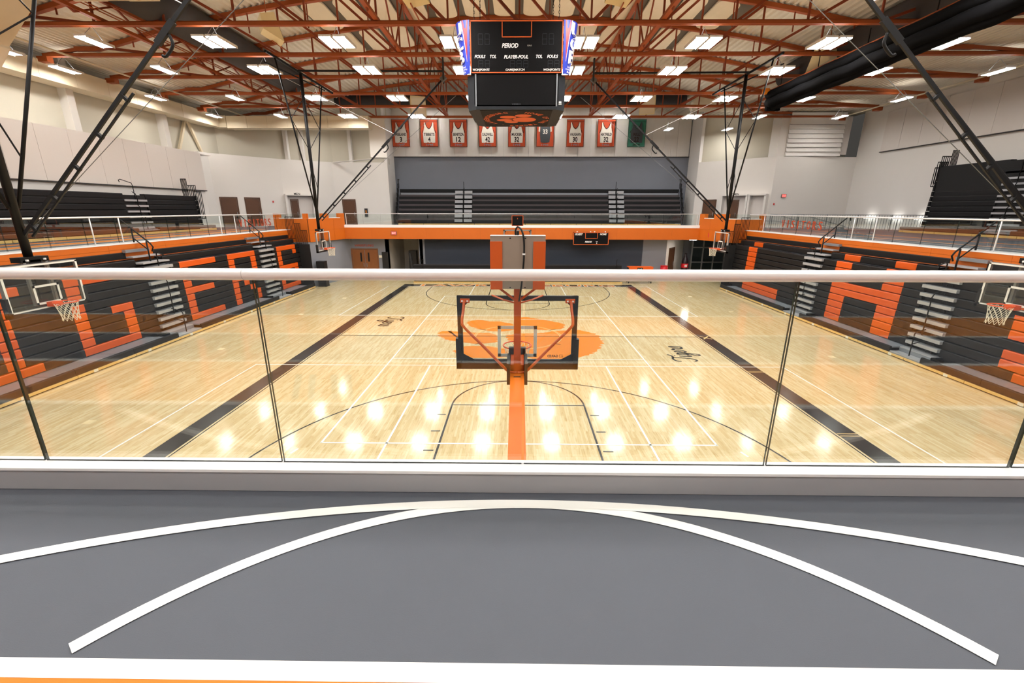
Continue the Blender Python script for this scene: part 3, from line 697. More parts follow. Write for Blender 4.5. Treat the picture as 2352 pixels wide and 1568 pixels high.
# ================================================================== TRUSSES
X0, X1, ZB = -22.6, 25.2, 12.2
ORD = ['nearest', 'second', 'third', 'fourth', 'fifth', 'farthest']
def truss(y, label, group=None):
    t = thing('roof_truss', label, 'truss', (0, y, ZB), group)
    xa, xb = X0, X1
    MB().box(xa, xb, y - .1, y - .015, ZB - .07, ZB + .07).box(xa, xb, y + .015, y + .1, ZB - .07, ZB + .07).box(xa, xb, y - .1, y + .1, ZB + .055, ZB + .075).build('bottom_chord', 'truss_red', t)
    mb = MB(); N = 40; px = [-21 + 42 * k / N for k in range(N + 1)]
    for s0, s1 in ((-.1, .1),):
        for i in range(N):
            a, b = px[i], px[i + 1]; za, zb_ = zt(a), zt(b)
            j = len(mb.v)
            mb.v += [(a, y + s0, za - .09), (b, y + s0, zb_ - .09), (b, y + s1, zb_ - .09), (a, y + s1, za - .09), (a, y + s0, za + .09), (b, y + s0, zb_ + .09), (b, y + s1, zb_ + .09), (a, y + s1, za + .09)]
            for f in ((0, 3, 2, 1), (4, 5, 6, 7), (0, 1, 5, 4), (2, 3, 7, 6)): mb.f.append(tuple(j + k for k in f))
    mb.build('top_chord', 'truss_red', t)
    nodes = [-19.6 + 2.8 * k for k in range(15)]
    for i, a in enumerate(nodes):
        if zt(a) - ZB > .35: MB().bar((a, y, ZB), (a, y, zt(a)), .07).build('web_member', 'web_red', t)
        if i < len(nodes) - 1:
            b = nodes[i + 1]; m_ = (a + b) / 2
            up = (i % 2 == 0)
            p, q = ((a, y, zt(a)), (b, y, ZB)) if (a < 0) else ((a, y, ZB), (b, y, zt(b)))
            MB().bar(p, q, .12, .1).build('web_member', 'web_red', t)
            MB().bar((m_, y, ZB + (zt(m_) - ZB) * .5), (m_, y, zt(m_)), .045).build('web_member', 'web_red', t)
    for s, e in ((-1, xa), (1, xb)):
        MB().bar((e, y, ZB), (s * 20.5, y, zt(20.5) + .05), .12, .14).build('end_strut', 'truss_red', t)
        MB().box(e - .25, e + .25, y - .16, y + .16, ZB - .3, ZB - .07).build('bearing', 'truss_red', t)
    return t
for k, y in enumerate(TY): truss(y, '%s rust red bowstring roof truss across the hall' % ['nearest visible', 'second nearest', 'third nearest', 'third farthest', 'second farthest', 'farthest'][k])
for y in (-1.755, -5.41, -9.065, -12.72): truss(y, 'rust red roof truss above the near court, out of the picture', 'near trusses out of view')
def bridging(x, y0, y1, label):
    t = thing('bridging_truss', label, 'truss', (x, 0, ZB))
    zt_ = zt(x) - .15
    for z in (ZB + .14, zt_): MB().box(x - .09, x + .09, y0, y1, z - .06, z + .06).build('chord', 'truss_red', t)
    n = int((y1 - y0) / 1.83)
    for k in range(n):
        a = y0 + (y1 - y0) * k / n; b = y0 + (y1 - y0) * (k + 1) / n
        MB().bar((x, a, ZB if k % 2 else zt_), (x, b, zt_ if k % 2 else ZB), .06).build('web_member', 'web_red', t)
    for dx in (-.3, .22, .36) if abs(x) > 10 else (): MB().tube([(x + dx, y0, ZB + .3 + dx * .2), (x + dx, y1, ZB + .3 + dx * .2)], .022, 6).build('conduit', 'truss_red', t)
bridging(-16.5, -9, 20.2, 'long rust red lattice girder running front to back on the left')
bridging(17.6, -9, 20.2, 'long rust red lattice girder running front to back on the right')
bridging(-5.6, -9, 20.2, 'rust red lattice bridging left of the scoreboard')
bridging(5.6, -9, 20.2, 'rust red lattice bridging right of the scoreboard')

# ================================================================== LIGHTS
def make_light(double):
    parts = []
    n = 2 if double else 1
    W_, Lh = .46, .66
    hb = MB()
    for k in range(n):
        xc = (k - .5) * .56 if double else 0
        hb.box(xc - W_ / 2, xc + W_ / 2, -Lh, Lh, .02, .09)
        hb.box(xc - W_ / 2 - .015, xc - W_ / 2, -Lh, Lh, -.02, .09).box(xc + W_ / 2, xc + W_ / 2 + .015, -Lh, Lh, -.02, .09)
    parts.append(('housing', hb.mesh('housing', 'alu_white')))
    for k in range(n):
        xc = (k - .5) * .56 if double else 0
        a_, b_ = xc - W_ / 2 + .01, xc + W_ / 2 - .01
        parts.append(('lens', MB().quad((a_, -Lh + .02, .012), (a_, Lh - .02, .012), (b_, Lh - .02, .012), (b_, -Lh + .02, .012)).mesh('lens', 'lamp')))
        parts.append(('added_top_glow', MB().quad((a_ + .1, -Lh + .1, .095), (b_ - .1, -Lh + .1, .095), (b_ - .1, Lh - .1, .095), (a_ + .1, Lh - .1, .095)).mesh('added_top_glow', 'deck_fill_glow')))  # glowing top strip, added only to brighten the deck overhead
    mb = MB()
    for s in (-1, 1): mb.bar((0, s * .5, .085), (0, s * .02, .56), .014)
    mb.bar((0, -.03, .55), (0, .03, .55), .016)
    parts.append(('hanger', mb.mesh('hanger', 'steel_grey')))
    return parts
LD, LS = make_light(True), make_light(False)
COLN = ['leftmost', 'second from the left', 'third from the left', 'fourth from the left', 'fifth from the left', 'fifth from the right', 'fourth from the right', 'third from the right', 'second from the right', 'rightmost']
LX = [-21.95, -17.15, -12.3, -7.33, -2.6, 2.6, 7.42, 12.5, 17.4, 23.2]
def lamp(x, y, double, label, group):
    t = thing('ceiling_light', label, 'light', (x, y, 11.65), group)
    for nm, me in (LD if double else LS):
        o = bpy.data.objects.new(nm, me); COL.objects.link(o); o.parent = t
ROWS = [(2.35, .012, 'nearest row in view'), (6.1, .012, 'second row'), (11.75, .012, 'third row'), (17.15, .012, 'fourth row'), (22.3, .012, 'farthest row')]
for y, sl, rn in ROWS:
    for c, x in enumerate(LX):
        if rn == 'farthest row' and 3 <= c <= 6: continue
        yy = y + x * sl + (1.0 if (c == 0 and y < 3) else 0)
        lamp(x, yy, 2 <= c <= 7 and rn != 'farthest row', 'glowing ceiling light, %s of the %s' % (COLN[c], rn), 'hall ceiling lights')
for y in (-3.3, -8.8, -14.3, -19.8):
    for c, x in enumerate(LX): lamp(x, y, 2 <= c <= 7, 'ceiling light above the near end, out of the picture', 'near ceiling lights out of view')

# ================================================================== DUCTS, CURTAIN, SPEAKERS
def rduct(name, pts, r, m, label, n=20, bands=0):
    t = thing(name, label, 'duct', pts[0])
    MB().tube(pts, r, n).build('body', m, t, smooth=True)
    if bands:
        a, b = Vector(pts[0]), Vector(pts[-1])
        for k in range(1, bands):
            p = a + (b - a) * k / bands; q = p + (b - a).normalized() * .05
            MB().tube([p, q], r + .015, n).build('band', m, t)
    return t
bx_ = thing('plenum_box', 'cream plenum box feeding the dark round duct at upper left', 'duct', (-14.5, -2, 12.4))
MB().box(-16.0, -13.1, -5, .4, 12.5, 13.7).build('body', 'duct_white', bx_); MB().box(-16.1, -13.0, .36, .44, 12.4, 13.75).build('flange', 'duct_white', bx_)
rduct('air_duct', [(-14.5, .4, 13.0), (-14.5, 13.4, 13.0)], .72, 'duct_dark', 'dark grey round duct running front to back on the left')
rduct('air_duct', [(15.8, -12, 12.75), (15.8, 11.5, 12.75)], .62, 'duct_dark', 'dark grey round duct above the rolled curtain on the right')
rduct('air_duct', [(-14.8, 21.6, 13.65), (13.4, 21.6, 13.65)], .46, 'duct_dark', 'dark grey round duct across the far end')
rduct('air_duct', [(14.0, 21.6, 13.6), (19.5, 21.6, 13.6)], .75, 'duct_white', 'cream round duct at the right end of the far duct', bands=4)
def bduct(name, boxes, m, label, seam_axis=None):
    t = thing(name, label, 'duct', (boxes[0][0], boxes[0][2], boxes[0][4]))
    for bx in boxes: MB().box(*bx).build('section', m, t)
    return t
secs = [(-23.8, -22.8, -8 + 1.9 * k, -8 + 1.9 * k + 1.885, 11.2, 12.03) for k in range(14)]
bduct('air_duct', secs, 'duct_white', 'long square cream duct along the top of the left wall')
secs = [(-22.25 + 1.55 * k, -22.25 + 1.55 * k + 1.535, 18.65, 19.6, 11.15, 12.0) for k in range(7)]
bduct('air_duct', [(-23.3, -22.3, 18.65, 19.6, 11.2, 12.03)] + secs, 'duct_white', 'square cream duct turning across to the banners')
bduct('air_duct', [(-12.1, -11.0, 20.8, 21.8, ZW, 12.4), (-11.0, -10.75, 20.8, 21.8, ZW, 12.4)], 'wall_light', 'bright white vertical duct left of the first banner')
wall('trim_8', (-17, 24.7), (-10.9, 20.7), ZW - .04, ZW, (0, -1), 'wall_white', 'ledge')
lv = thing('louvre_box', 'white box of stacked horizontal louvre boards above the right wall', 'louvre', (23.3, 20.2, ZW))
MB().box(21.35, 25.5, 20.3, 21.9, ZW, 12.45).build('body', 'wall_white', lv)
for k in range(7):
    z0 = ZW + .04 + k * .33
    MB().add([(21.3, 20.3, z0), (25.6, 20.3, z0), (25.6, 20.3, z0 + .32), (21.3, 20.3, z0 + .32), (21.3, 20.08, z0), (25.6, 20.08, z0), (25.6, 20.24, z0 + .32), (21.3, 20.24, z0 + .32)],
             [(0, 1, 2, 3), (4, 7, 6, 5), (4, 5, 1, 0), (7, 3, 2, 6), (4, 0, 3, 7), (5, 6, 2, 1)]).build('louvre_board', 'wall_light', lv, fix=True)
MB().box(21.3, 25.6, 20.1, 20.3, ZW + 2.36, 12.5).build('header', 'wall_white', lv)
MB().box(20.7, 21.3, 20.3, 21.6, ZW, 12.5).build('side_panel', 'wall_white', lv)
MB().box(25.6, 26.4, 20.6, 21.9, ZW + .2, 12.3).build('side_panel', 'acoustic', lv)
cu = thing('divider_curtain', 'black divider curtain rolled up under the trusses on the right', 'curtain', (14.1, 0, 10.7))
N = 60; pts = [(14.1 + .015 * math.sin(k * .9), -14 + 23.3 * k / N, 11.0 + .01 * math.sin(k * 1.7)) for k in range(N + 1)]
for ox_, oz_, r_ in ((-.2, -.1, .25), (.2, -.15, .24), (0, .2, .26), (-.28, .28, .2), (.28, .22, .2), (0, -.3, .2)):
    MB().tube([(p[0] + ox_, p[1], p[2] + oz_ + .02 * math.sin(p[1] * 3 + ox_ * 20)) for p in pts], r_, 10).build('fold', 'curtain_black', cu, smooth=True)
MB().box(13.75, 14.5, 9.15, 9.35, 10.5, 11.55).build('end_plate', 'curtain_black', cu)
for dx, dz in ((-.3, .5), (.25, .55), (0, .62)): MB().tube([(14.1 + dx, -14, 11.0 + dz), (14.1 + dx, 9.2, 11.0 + dz)], .03, 6).build('batten', 'truss_red' if dx < 0 else 'black_steel', cu)
for k in range(8): MB().bar((14.1, -13 + 3.1 * k, 11.4), (14.1, -13 + 3.1 * k, 12.2), .03).build('hanger', 'black_steel', cu)
MB().box(13.45, 13.75, 9.1, 9.3, 11.3, 11.6).build('motor', 'paw_orange', cu)
def speaker(x, y, z, rz, label, s=1.0):
    t = thing('loudspeaker', label, 'loudspeaker', (x, y, z), 'cream wedge loudspeakers in the trusses')
    c, s_ = math.cos(rz), math.sin(rz)
    def P(u, v, w_): return (x + (u * c - v * s_) * s, y + (u * s_ + v * c) * s, z + w_ * s)
    vs = [P(-.4, -.42, -.30), P(.4, -.42, -.30), P(.4, .35, .05), P(-.4, .35, .05), P(-.4, -.15, .75), P(.4, -.15, .75), P(.4, .4, .6), P(-.4, .4, .6)]
    MB().add(vs, [(0, 1, 2, 3), (4, 7, 6, 5), (1, 5, 6, 2), (2, 6, 7, 3), (3, 7, 4, 0), (0, 4, 5, 1)]).build('cabinet', 'speaker_cream', t, fix=True)
    e = .012
    MB().add([P(-.36, -.42 - e, -.25), P(.36, -.42 - e, -.25), P(.36, -.17 - e, .68), P(-.36, -.17 - e, .68)], [(0, 1, 2, 3)]).build('grille', 'panel_cream', t)
    MB().bar(P(0, .1, .6), P(0, .1, 1.3), .03).build('bracket', 'truss_red', t)
    ty = min(TALL, key=lambda v: abs(v - y)); MB().bar((x, y, 12.26), (x, ty, 12.26), .04).build('hanger_arm', 'truss_red', t)
speaker(-10.8, 3.9, 12.5, 2.2, 'cream wedge loudspeaker above the third light from the left'); speaker(14.9, 6.6, 12.0, -2.5, 'cream wedge loudspeaker beside the rolled curtain', 1.3)
speaker(-3.9, .3, 12.7, 2.7, 'cream loudspeaker upper left of the hanging scoreboard', 1.2); speaker(3.7, .3, 12.7, -2.7, 'cream loudspeaker upper right of the hanging scoreboard', 1.2)
speaker(-7.75, 19.6, 12.45, .3, 'cream loudspeaker above the second jersey banner', 1.4); speaker(9.9, 19.6, 12.55, -.3, 'cream loudspeaker above the last jersey banners', 1.4)
for k, (x, y0, z) in enumerate(((-21.0, 2, 12.05), (24.6, 2, 12.0))):
    tag(MB().tube([(x, -9, z), (x, 20, z)], .045, 8).build('sprinkler_pipe', 'duct_white', smooth=True), ['pale pipe along the left truss ends', 'pale pipe along the right truss ends'][k], 'pipe')

# ================================================================== HANGING SCOREBOARD
sb = thing('scoreboard', 'large black four-sided scoreboard hanging over centre court', 'scoreboard', (0, 0, 8.48))
YS = -1.6
MB().box(-1.62, 1.42, YS, 1.6, 9.53, 11.09).build('upper_cabinet', 'lcd_black', sb)
fr = MB()
for a in ((-1.62, 1.42, 9.55, 9.585), (-1.62, 1.42, 11.03, 11.065), (-1.62, -1.585, 9.55, 11.06), (1.385, 1.42, 9.55, 11.06)): fr.box(a[0], a[1], YS - .02, YS, a[2], a[3])
for a in ((-.58, .4, 10.58, 10.61), (-.58, -.555, 10.58, 11.04), (.375, .4, 10.58, 11.04)): fr.box(a[0], a[1], YS - .02, YS, a[2], a[3])
fr.build('orange_border', 'score_orange', sb)
def sbtext(s, x, z, h, wd, m='text_white'):
    mb = MB(); text(mb, s, lambda u, v: (x + u, YS - .012, z + v), h, wd, bold=.03, shear=.25); mb.build('lettering', m, sb)
sbtext('PERIOD', -.31, 10.29, .125, .54); sbtext('FOULS', -1.30, 9.99, .095, .36); sbtext('TOL', -.87, 9.99, .095, .21); sbtext('PLAYER-FOUL', -.11, 9.98, .1, .80)
sbtext('TOL', .65, 9.99, .095, .21); sbtext('FOULS', 1.09, 9.99, .095, .36)
sbtext('WON|POINTS', -1.27, 9.60, .085, .56); sbtext('GAME|MATCH', -.14, 9.60, .085, .64); sbtext('WON|POINTS', 1.08, 9.60, .085, .56)
mb = MB(); text(mb, 'BONUS', lambda u, v: (.33 + u, YS - .012, 10.33 + v), .04, .14); mb.build('lettering', 'white_sign', sb)
# dim digit segments
for x0, z0, n_ in ((-1.35, 10.38, 2), (.75, 10.38, 2), (-1.35, 9.72, 2), (.95, 9.72, 2), (-.3, 9.72, 3)):
    mb = MB()
    for k in range(n_):
        a = x0 + k * .22; h_ = .3 if z0 > 10 else .2
        for f in ((a, a + .14, z0, z0 + .015), (a, a + .14, z0 + h_ / 2, z0 + h_ / 2 + .015), (a, a + .14, z0 + h_, z0 + h_ + .015), (a - .01, a + .005, z0, z0 + h_), (a + .135, a + .15, z0, z0 + h_)): mb.box(f[0], f[1], YS - .006, YS, f[2], f[3])
    mb.build('digit_segments', 'board_dark', sb)
# flared blue advertising corners
def corner(side):
    cx = -1.64 if side < 0 else 1.44
    def S3(a, z, off=0.0):       # a in degrees from the front edge outwards
        t = (z - 9.53) / 1.56; r = .24 + .26 * t + off
        an = math.radians(a)
        return (cx + side * r * math.sin(an), YS + .02 + (.24 + .26 * t) - r * math.cos(an), z)
    mb = MB(); na, nz = 14, 6
    for i in range(na + 1):
        for j in range(nz + 1): mb.v.append(S3(100 * i / na, 9.53 + 1.56 * j / nz))
    for i in range(na):
        for j in range(nz):
            a = i * (nz + 1) + j; mb.f.append((a, a + nz + 1, a + nz + 2, a + 1))
    pn = mb.build('advert_panel', 'board_blue', sb, smooth=True, fix=True); pn['label'] = 'blue advertising panel with white letters'
    rd = MB()
    for z0, z1, a0, a1 in ((9.9, 11.09, 14, 26),):
        for j in range(8):
            za, zb_ = z0 + (z1 - z0) * j / 8, z0 + (z1 - z0) * (j + 1) / 8
            wa, wb = (za - z0) / (z1 - z0), (zb_ - z0) / (z1 - z0)
            rd.quad(S3(16 - 10 * wa, za, .006), S3(16 + 14 * wa, za, .006), S3(16 + 14 * wb, zb_, .006), S3(16 - 10 * wb, zb_, .006))
    rd.build('red_stripe', 'board_red', pn)
    wl = MB()
    for j in range(8):
        za, zb_ = 9.9 + 1.19 * j / 8, 9.9 + 1.19 * (j + 1) / 8; wa, wb = j / 8, (j + 1) / 8
        wl.quad(S3(17 + 15 * wa, za, .007), S3(18.5 + 18 * wa, za, .007), S3(18.5 + 18 * wb, zb_, .007), S3(17 + 15 * wb, zb_, .007))
    wl.build('white_stripe', 'text_white', pn)
    tx = MB()
    for j, ch in enumerate('UCB'):
        vs, fs, w_ = text_geo(ch, .03)
        zc = 10.66 - j * .40
        tx.add([S3(64 + side * ((v[0] - w_ / 2) / w_) * 66, zc + v[1] * .38, .03) for v in vs], fs)
    for j, wd in enumerate(('United', 'Community', 'Bank')):
        vs, fs, w_ = text_geo(wd, .01)
        tx.add([S3(60 + side * ((v[0] - w_ / 2) / w_) * (80 if j == 1 else 54), 9.72 - j * .075 + v[1] * .062, .009) for v in vs], fs)
    tx.build('letters', 'text_white', pn)
corner(-1); corner(1)
MB().box(-1.52, 1.32, YS + .04, 1.56, 8.62, 9.53).build('video_cabinet', 'lcd_black', sb)
MB().box(-1.4, 1.2, YS + .015, YS + .04, 8.60, 9.5).build('video_screen', 'lcd_black', sb)
for s in (-1, 1):
    xa, xb = (-1.76, -1.46) if s < 0 else (1.26, 1.56)
    xo, xi = (xa, xb) if s < 0 else (xb, xa)
    MB().prism([(xi, YS + .02), (xo, YS + .32), (xo, 1.3), (xi, 1.6)], lambda u, v, d: (u, v, d), 8.56, 9.53).build('corner_cabinet', 'board_dark', sb, fix=True)
    MB().box(xi - .02, xi + .02, YS - .0, YS + .05, 8.56, 9.53).build('corner_strip', 'tread_grey', sb)
mb = MB(); mb.box(1.34, 1.44, YS + .1, YS + .11, 8.63, 8.66); mb.prism([(1.34, 8.69), (1.39, 8.67), (1.44, 8.69), (1.42, 8.74), (1.39, 8.71), (1.36, 8.74)], lambda u, v, d: (u, YS + d, v), .1, .115); mb.build('maker_mark', 'text_white', sb, fix=True)
mb = MB(); text(mb, 'VIDEO', lambda u, v: (-.1 + u, YS + .012, 8.615 + v), .025, .3); mb.build('maker_lettering', 'tread_grey', sb)
MB().prism([(-1.74, YS + .3), (-1.46, YS), (1.26, YS), (1.54, YS + .3), (1.5, 1.45), (1.3, 1.65), (-1.4, 1.65), (-1.65, 1.45)], lambda u, v, d: (u, v, d), 8.46, 8.56).build('underside_frame', 'board_dark', sb, fix=True)
MB().box(-1.34, 1.14, YS + .08, 1.5, 8.445, 8.46).build('underside_panel', 'lcd_black', sb)
mb = MB(); zc = 8.44; oy = .03; ox = -.1
def blob(cx, cyy, rx, ry, rot):
    c, s = math.cos(rot), math.sin(rot); n = 20; i = len(mb.v)
    for k in range(n):
        a = 2 * PI * k / n; u, v = rx * math.cos(a), ry * math.sin(a); mb.v.append((ox + cx + u * c - v * s, oy + cyy + u * s + v * c, zc))
    mb.f.append(tuple(range(i, i + n))[::-1])
blob(.30, .05, .44, .46, 0); blob(-.30, -.42, .30, .26, .0); blob(.25, -.68, .30, .25, 0); blob(-.44, .12, .30, .22, 0); blob(-.2, .5, .27, .2, .2)
mb.build('underside_paw', 'score_orange', sb)
mb = MB(); ring = 'LAWRENCEBURG - HOME OF THE TIGERS - '
for k, ch in enumerate(ring):
    if ch == ' ': continue
    a = PI * 1.5 + (k - 13) * 2 * PI / len(ring) * 1.0
    vs, fs, w_ = text_geo(ch, .03)
    ca, sa = math.cos(a), math.sin(a); hh = .2; ww = .15 if ch != '-' else .06
    for_ = [(0.0, 0.0)]
    P = []
    for v in vs:
        u = (v[0] / max(w_, .01) - .5) * ww; r_ = 1.22 - (1 - (v[1] * hh if ch != '-' else .08 + v[1] * .04)) * 0 - .2 + v[1] * (hh if ch != '-' else .05)
        px_, py_ = r_ * ca - u * -sa * -1 if False else r_ * ca + u * (-sa), r_ * sa + u * ca
        P.append((ox + px_ * 1.0, oy + py_ * 1.13, zc))
    MB().add(P, fs).build('underside_letter', 'score_orange', sb)
for x in (-1.5, -1.3, 1.1, 1.3):
    mb = MB()
    for k in range(14): mb.tube([(x + .02 * math.cos(a) * (k % 2), YS + .3 + .02 * math.cos(a) * ((k + 1) % 2), 11.1 + .085 * k + .05 * math.sin(a) + .04) for a in [2 * PI * j / 8 for j in range(8)]], .008, 5, closed=True)
    mb.build('chain', 'black_steel', sb)
MB().box(-.6, .4, -.1, .1, 11.09, 11.25).build('top_bracket', 'truss_red', sb)

# ================================================================== SMALL SCOREBOARD ON THE FAR BAND
s2 = thing('scoreboard', 'small black scoreboard with orange border on the far orange band', 'scoreboard', (5.5, 16.0, 2.67))
MB().box(4.16, 6.83, 15.97, 16.08, 2.67, 3.60).build('cabinet', 'lcd_black', s2)
fr = MB()
for a in ((4.16, 6.83, 2.67, 2.72), (4.16, 6.83, 3.55, 3.6), (4.16, 4.21, 2.67, 3.6), (6.78, 6.83, 2.67, 3.6), (5.05, 6.0, 3.12, 3.16), (5.05, 5.09, 3.12, 3.56), (5.96, 6.0, 3.12, 3.56)): fr.box(a[0], a[1], 15.95, 15.97, a[2], a[3])
fr.build('orange_border', 'score_orange', s2)
for s, x, z, h, wd in (('GUEST', 4.58, 3.38, .14, .58), ('HOME', 6.4, 3.38, .14, .5), ('PERIOD', 5.31, 2.83, .12, .52)):
    mb = MB(); text(mb, s, lambda u, v: (x + u, 15.955, z + v), h, wd, bold=.04, shear=.25); mb.build('lettering', 'text_white', s2)
MB().box(5.87, 6.02, 15.955, 15.97, 2.90, 2.92).box(5.91, 5.97, 15.955, 15.97, 2.76, 2.84).build('indicator', 'text_white', s2)
for x in (4.45, 5.45, 5.75, 6.55): MB().box(x - .04, x + .04, 15.98, 16.08, 3.6, 3.66).build('mount', 'alu_white', s2)

# ================================================================== BANNERS
BX = [-11.13, -8.43, -5.66, -2.9, -.14, 2.54, 5.38, 8.29, 11.16]
BT = [('FREELAND', '3', '1947'), ('TIBBETS', '4', '1948'), ('SENITZA', '12', '1960'), ('CALDWELL', '42', '1961'), ('MUCKER', '32', '1993'), ('', '33', '1986'), ('VAUGHAN', '30', '1981'), ('HATFIELD', '32', '1982'), ('RILL', '22', '2014')]
JERS = [(-.55, .25), (-.58, 1.05), (-.50, 1.35), (-.44, 1.6), (-.44, 1.98), (-.36, 2.02), (-.28, 1.72), (-.14, 1.5), (0, 1.42), (.14, 1.5), (.28, 1.72), (.36, 2.02), (.44, 1.98), (.44, 1.6), (.50, 1.35), (.58, 1.05), (.55, .25), (.3, .22), (.15, .28), (0, .22), (-.15, .28), (-.3, .22)]
BORD = ['first', 'second', 'third', 'fourth', 'fifth', 'sixth', 'seventh', 'eighth', 'last']
for k, (nm, no, yr) in enumerate(BT):
    gr = k == 8; dk = k == 5
    b = thing('jersey_banner', '%s jersey banner from the left, %s with number %s' % (BORD[k], 'green' if gr else 'orange', no), 'banner', (BX[k], 27.5, 10.95), 'jersey banners on the far wall')
    x0 = BX[k]; zb = 10.93; yb = 27.5
    N = 8; W_, H_ = 1.64, 2.38
    mb = MB()
    for j in range(N + 1):
        for t in (0, .012): mb.v += [(x0 - W_ / 2 + W_ * j / N, yb + t + .015 * math.sin(j * 1.3 + k), zb), (x0 - W_ / 2 + W_ * j / N, yb + t, zb + H_)]
    for j in range(N):
        a = 4 * j; mb.f += [(a, a + 4, a + 5, a + 1), (a + 2, a + 3, a + 7, a + 6), (a + 1, a + 5, a + 7, a + 3), (a, a + 2, a + 6, a + 4)]
    mb.f += [(0, 1, 3, 2), (4 * N, 4 * N + 2, 4 * N + 3, 4 * N + 1)]
    mb.build('cloth', 'banner_green' if gr else 'banner_orange', b, fix=True)
    yf = yb - .03
    pl = lambda m_, dz, hw, hh: None
    fr = MB()
    for a in ((-.82, .82, 0, .04), (-.82, .82, 2.16, 2.19), (-.82, -.79, 0, 2.38), (.79, .82, 0, 2.38)): fr.box(x0 + a[0], x0 + a[1], yf + .004, yf + .01, zb + a[2], zb + a[3])
    fr.build('edge_line', 'print_dark', b)
    jm = 'jersey_dark' if (gr or dk) else 'jersey_white'
    if dk: J = [(-.42, .42), (-.5, 1.1), (-.46, 1.6), (-.46, 1.98), (-.25, 2.02), (-.15, 1.75), (.15, 1.75), (.25, 2.02), (.46, 1.98), (.46, 1.6), (.5, 1.1), (.42, .42), (.2, .36), (0, .35), (-.2, .36)]
    else: J = [(u, v + .12) for u, v in JERS]
    j_ = MB().prism(J, lambda u, v, d: (x0 + u, yf - d, zb + v), 0, .008).build('jersey', jm, b, fix=True)
    if dk:
        MB().prism([(-.62, 1.35), (-.5, 1.3), (-.48, 1.98), (-.56, 1.9)], lambda u, v, d: (x0 + u, yf - d, zb + v), 0, .006).prism([(.62, 1.35), (.5, 1.3), (.48, 1.98), (.56, 1.9)], lambda u, v, d: (x0 + u, yf - d, zb + v), 0, .006).build('sleeve_stripe', 'jersey_white', b, fix=True)
    trim = MB(); c_ = [(-.33, 2.1), (-.26, 1.86), (-.13, 1.65), (0, 1.58), (.13, 1.65), (.26, 1.86), (.33, 2.1)]
    for q in (c_, [(-.5, 2.05), (-.5, 1.75), (-.56, 1.45), (-.63, 1.22)], [(.5, 2.05), (.5, 1.75), (.56, 1.45), (.63, 1.22)]):
        for i in range(len(q) - 1): trim.bar((x0 + q[i][0], yf - .012, zb + q[i][1]), (x0 + q[i + 1][0], yf - .012, zb + q[i + 1][1]), .012, .05, up=(1, 0, 0) if False else (0, 0, 1))
    if not dk: trim.build('trim', 'print_dark', b)
    pr_ = MB()
    if nm: text(pr_, nm, lambda u, v: (x0 + u, yf - .014, zb + .98 + v), .24, min(1.02, .16 * len(nm)), bold=.03)
    if not dk: text(pr_, no, lambda u, v: (x0 + u, yf - .014, zb + .47 + v), .4, .22 * len(no), bold=.03)
    pr_2 = MB(); text(pr_2, yr, lambda u, v: (x0 + u, yf - .002, zb + .12 + v), .16, .68, bold=.02)
    pr_2.build('year', 'tread_grey' if not gr else 'print_dark', b)
    if dk:
        mb = MB(); text(mb, no, lambda u, v: (x0 + u, yf - .014, zb + 1.15 + v), .38, .44, bold=.03); mb.build('number', 'jersey_white', b)
    else: pr_.build('name_and_number', 'print_dark', b)
    MB().tube([(x0 - .84, yb, zb + H_), (x0 + .84, yb, zb + H_)], .02, 8).build('hanging_rod', 'steel_grey', b)
    for s in (-.6, .6): MB().bar((x0 + s, yb, zb + H_), (x0 + s, 27.76, zb + H_), .03).build('rod_bracket', 'steel_grey', b)

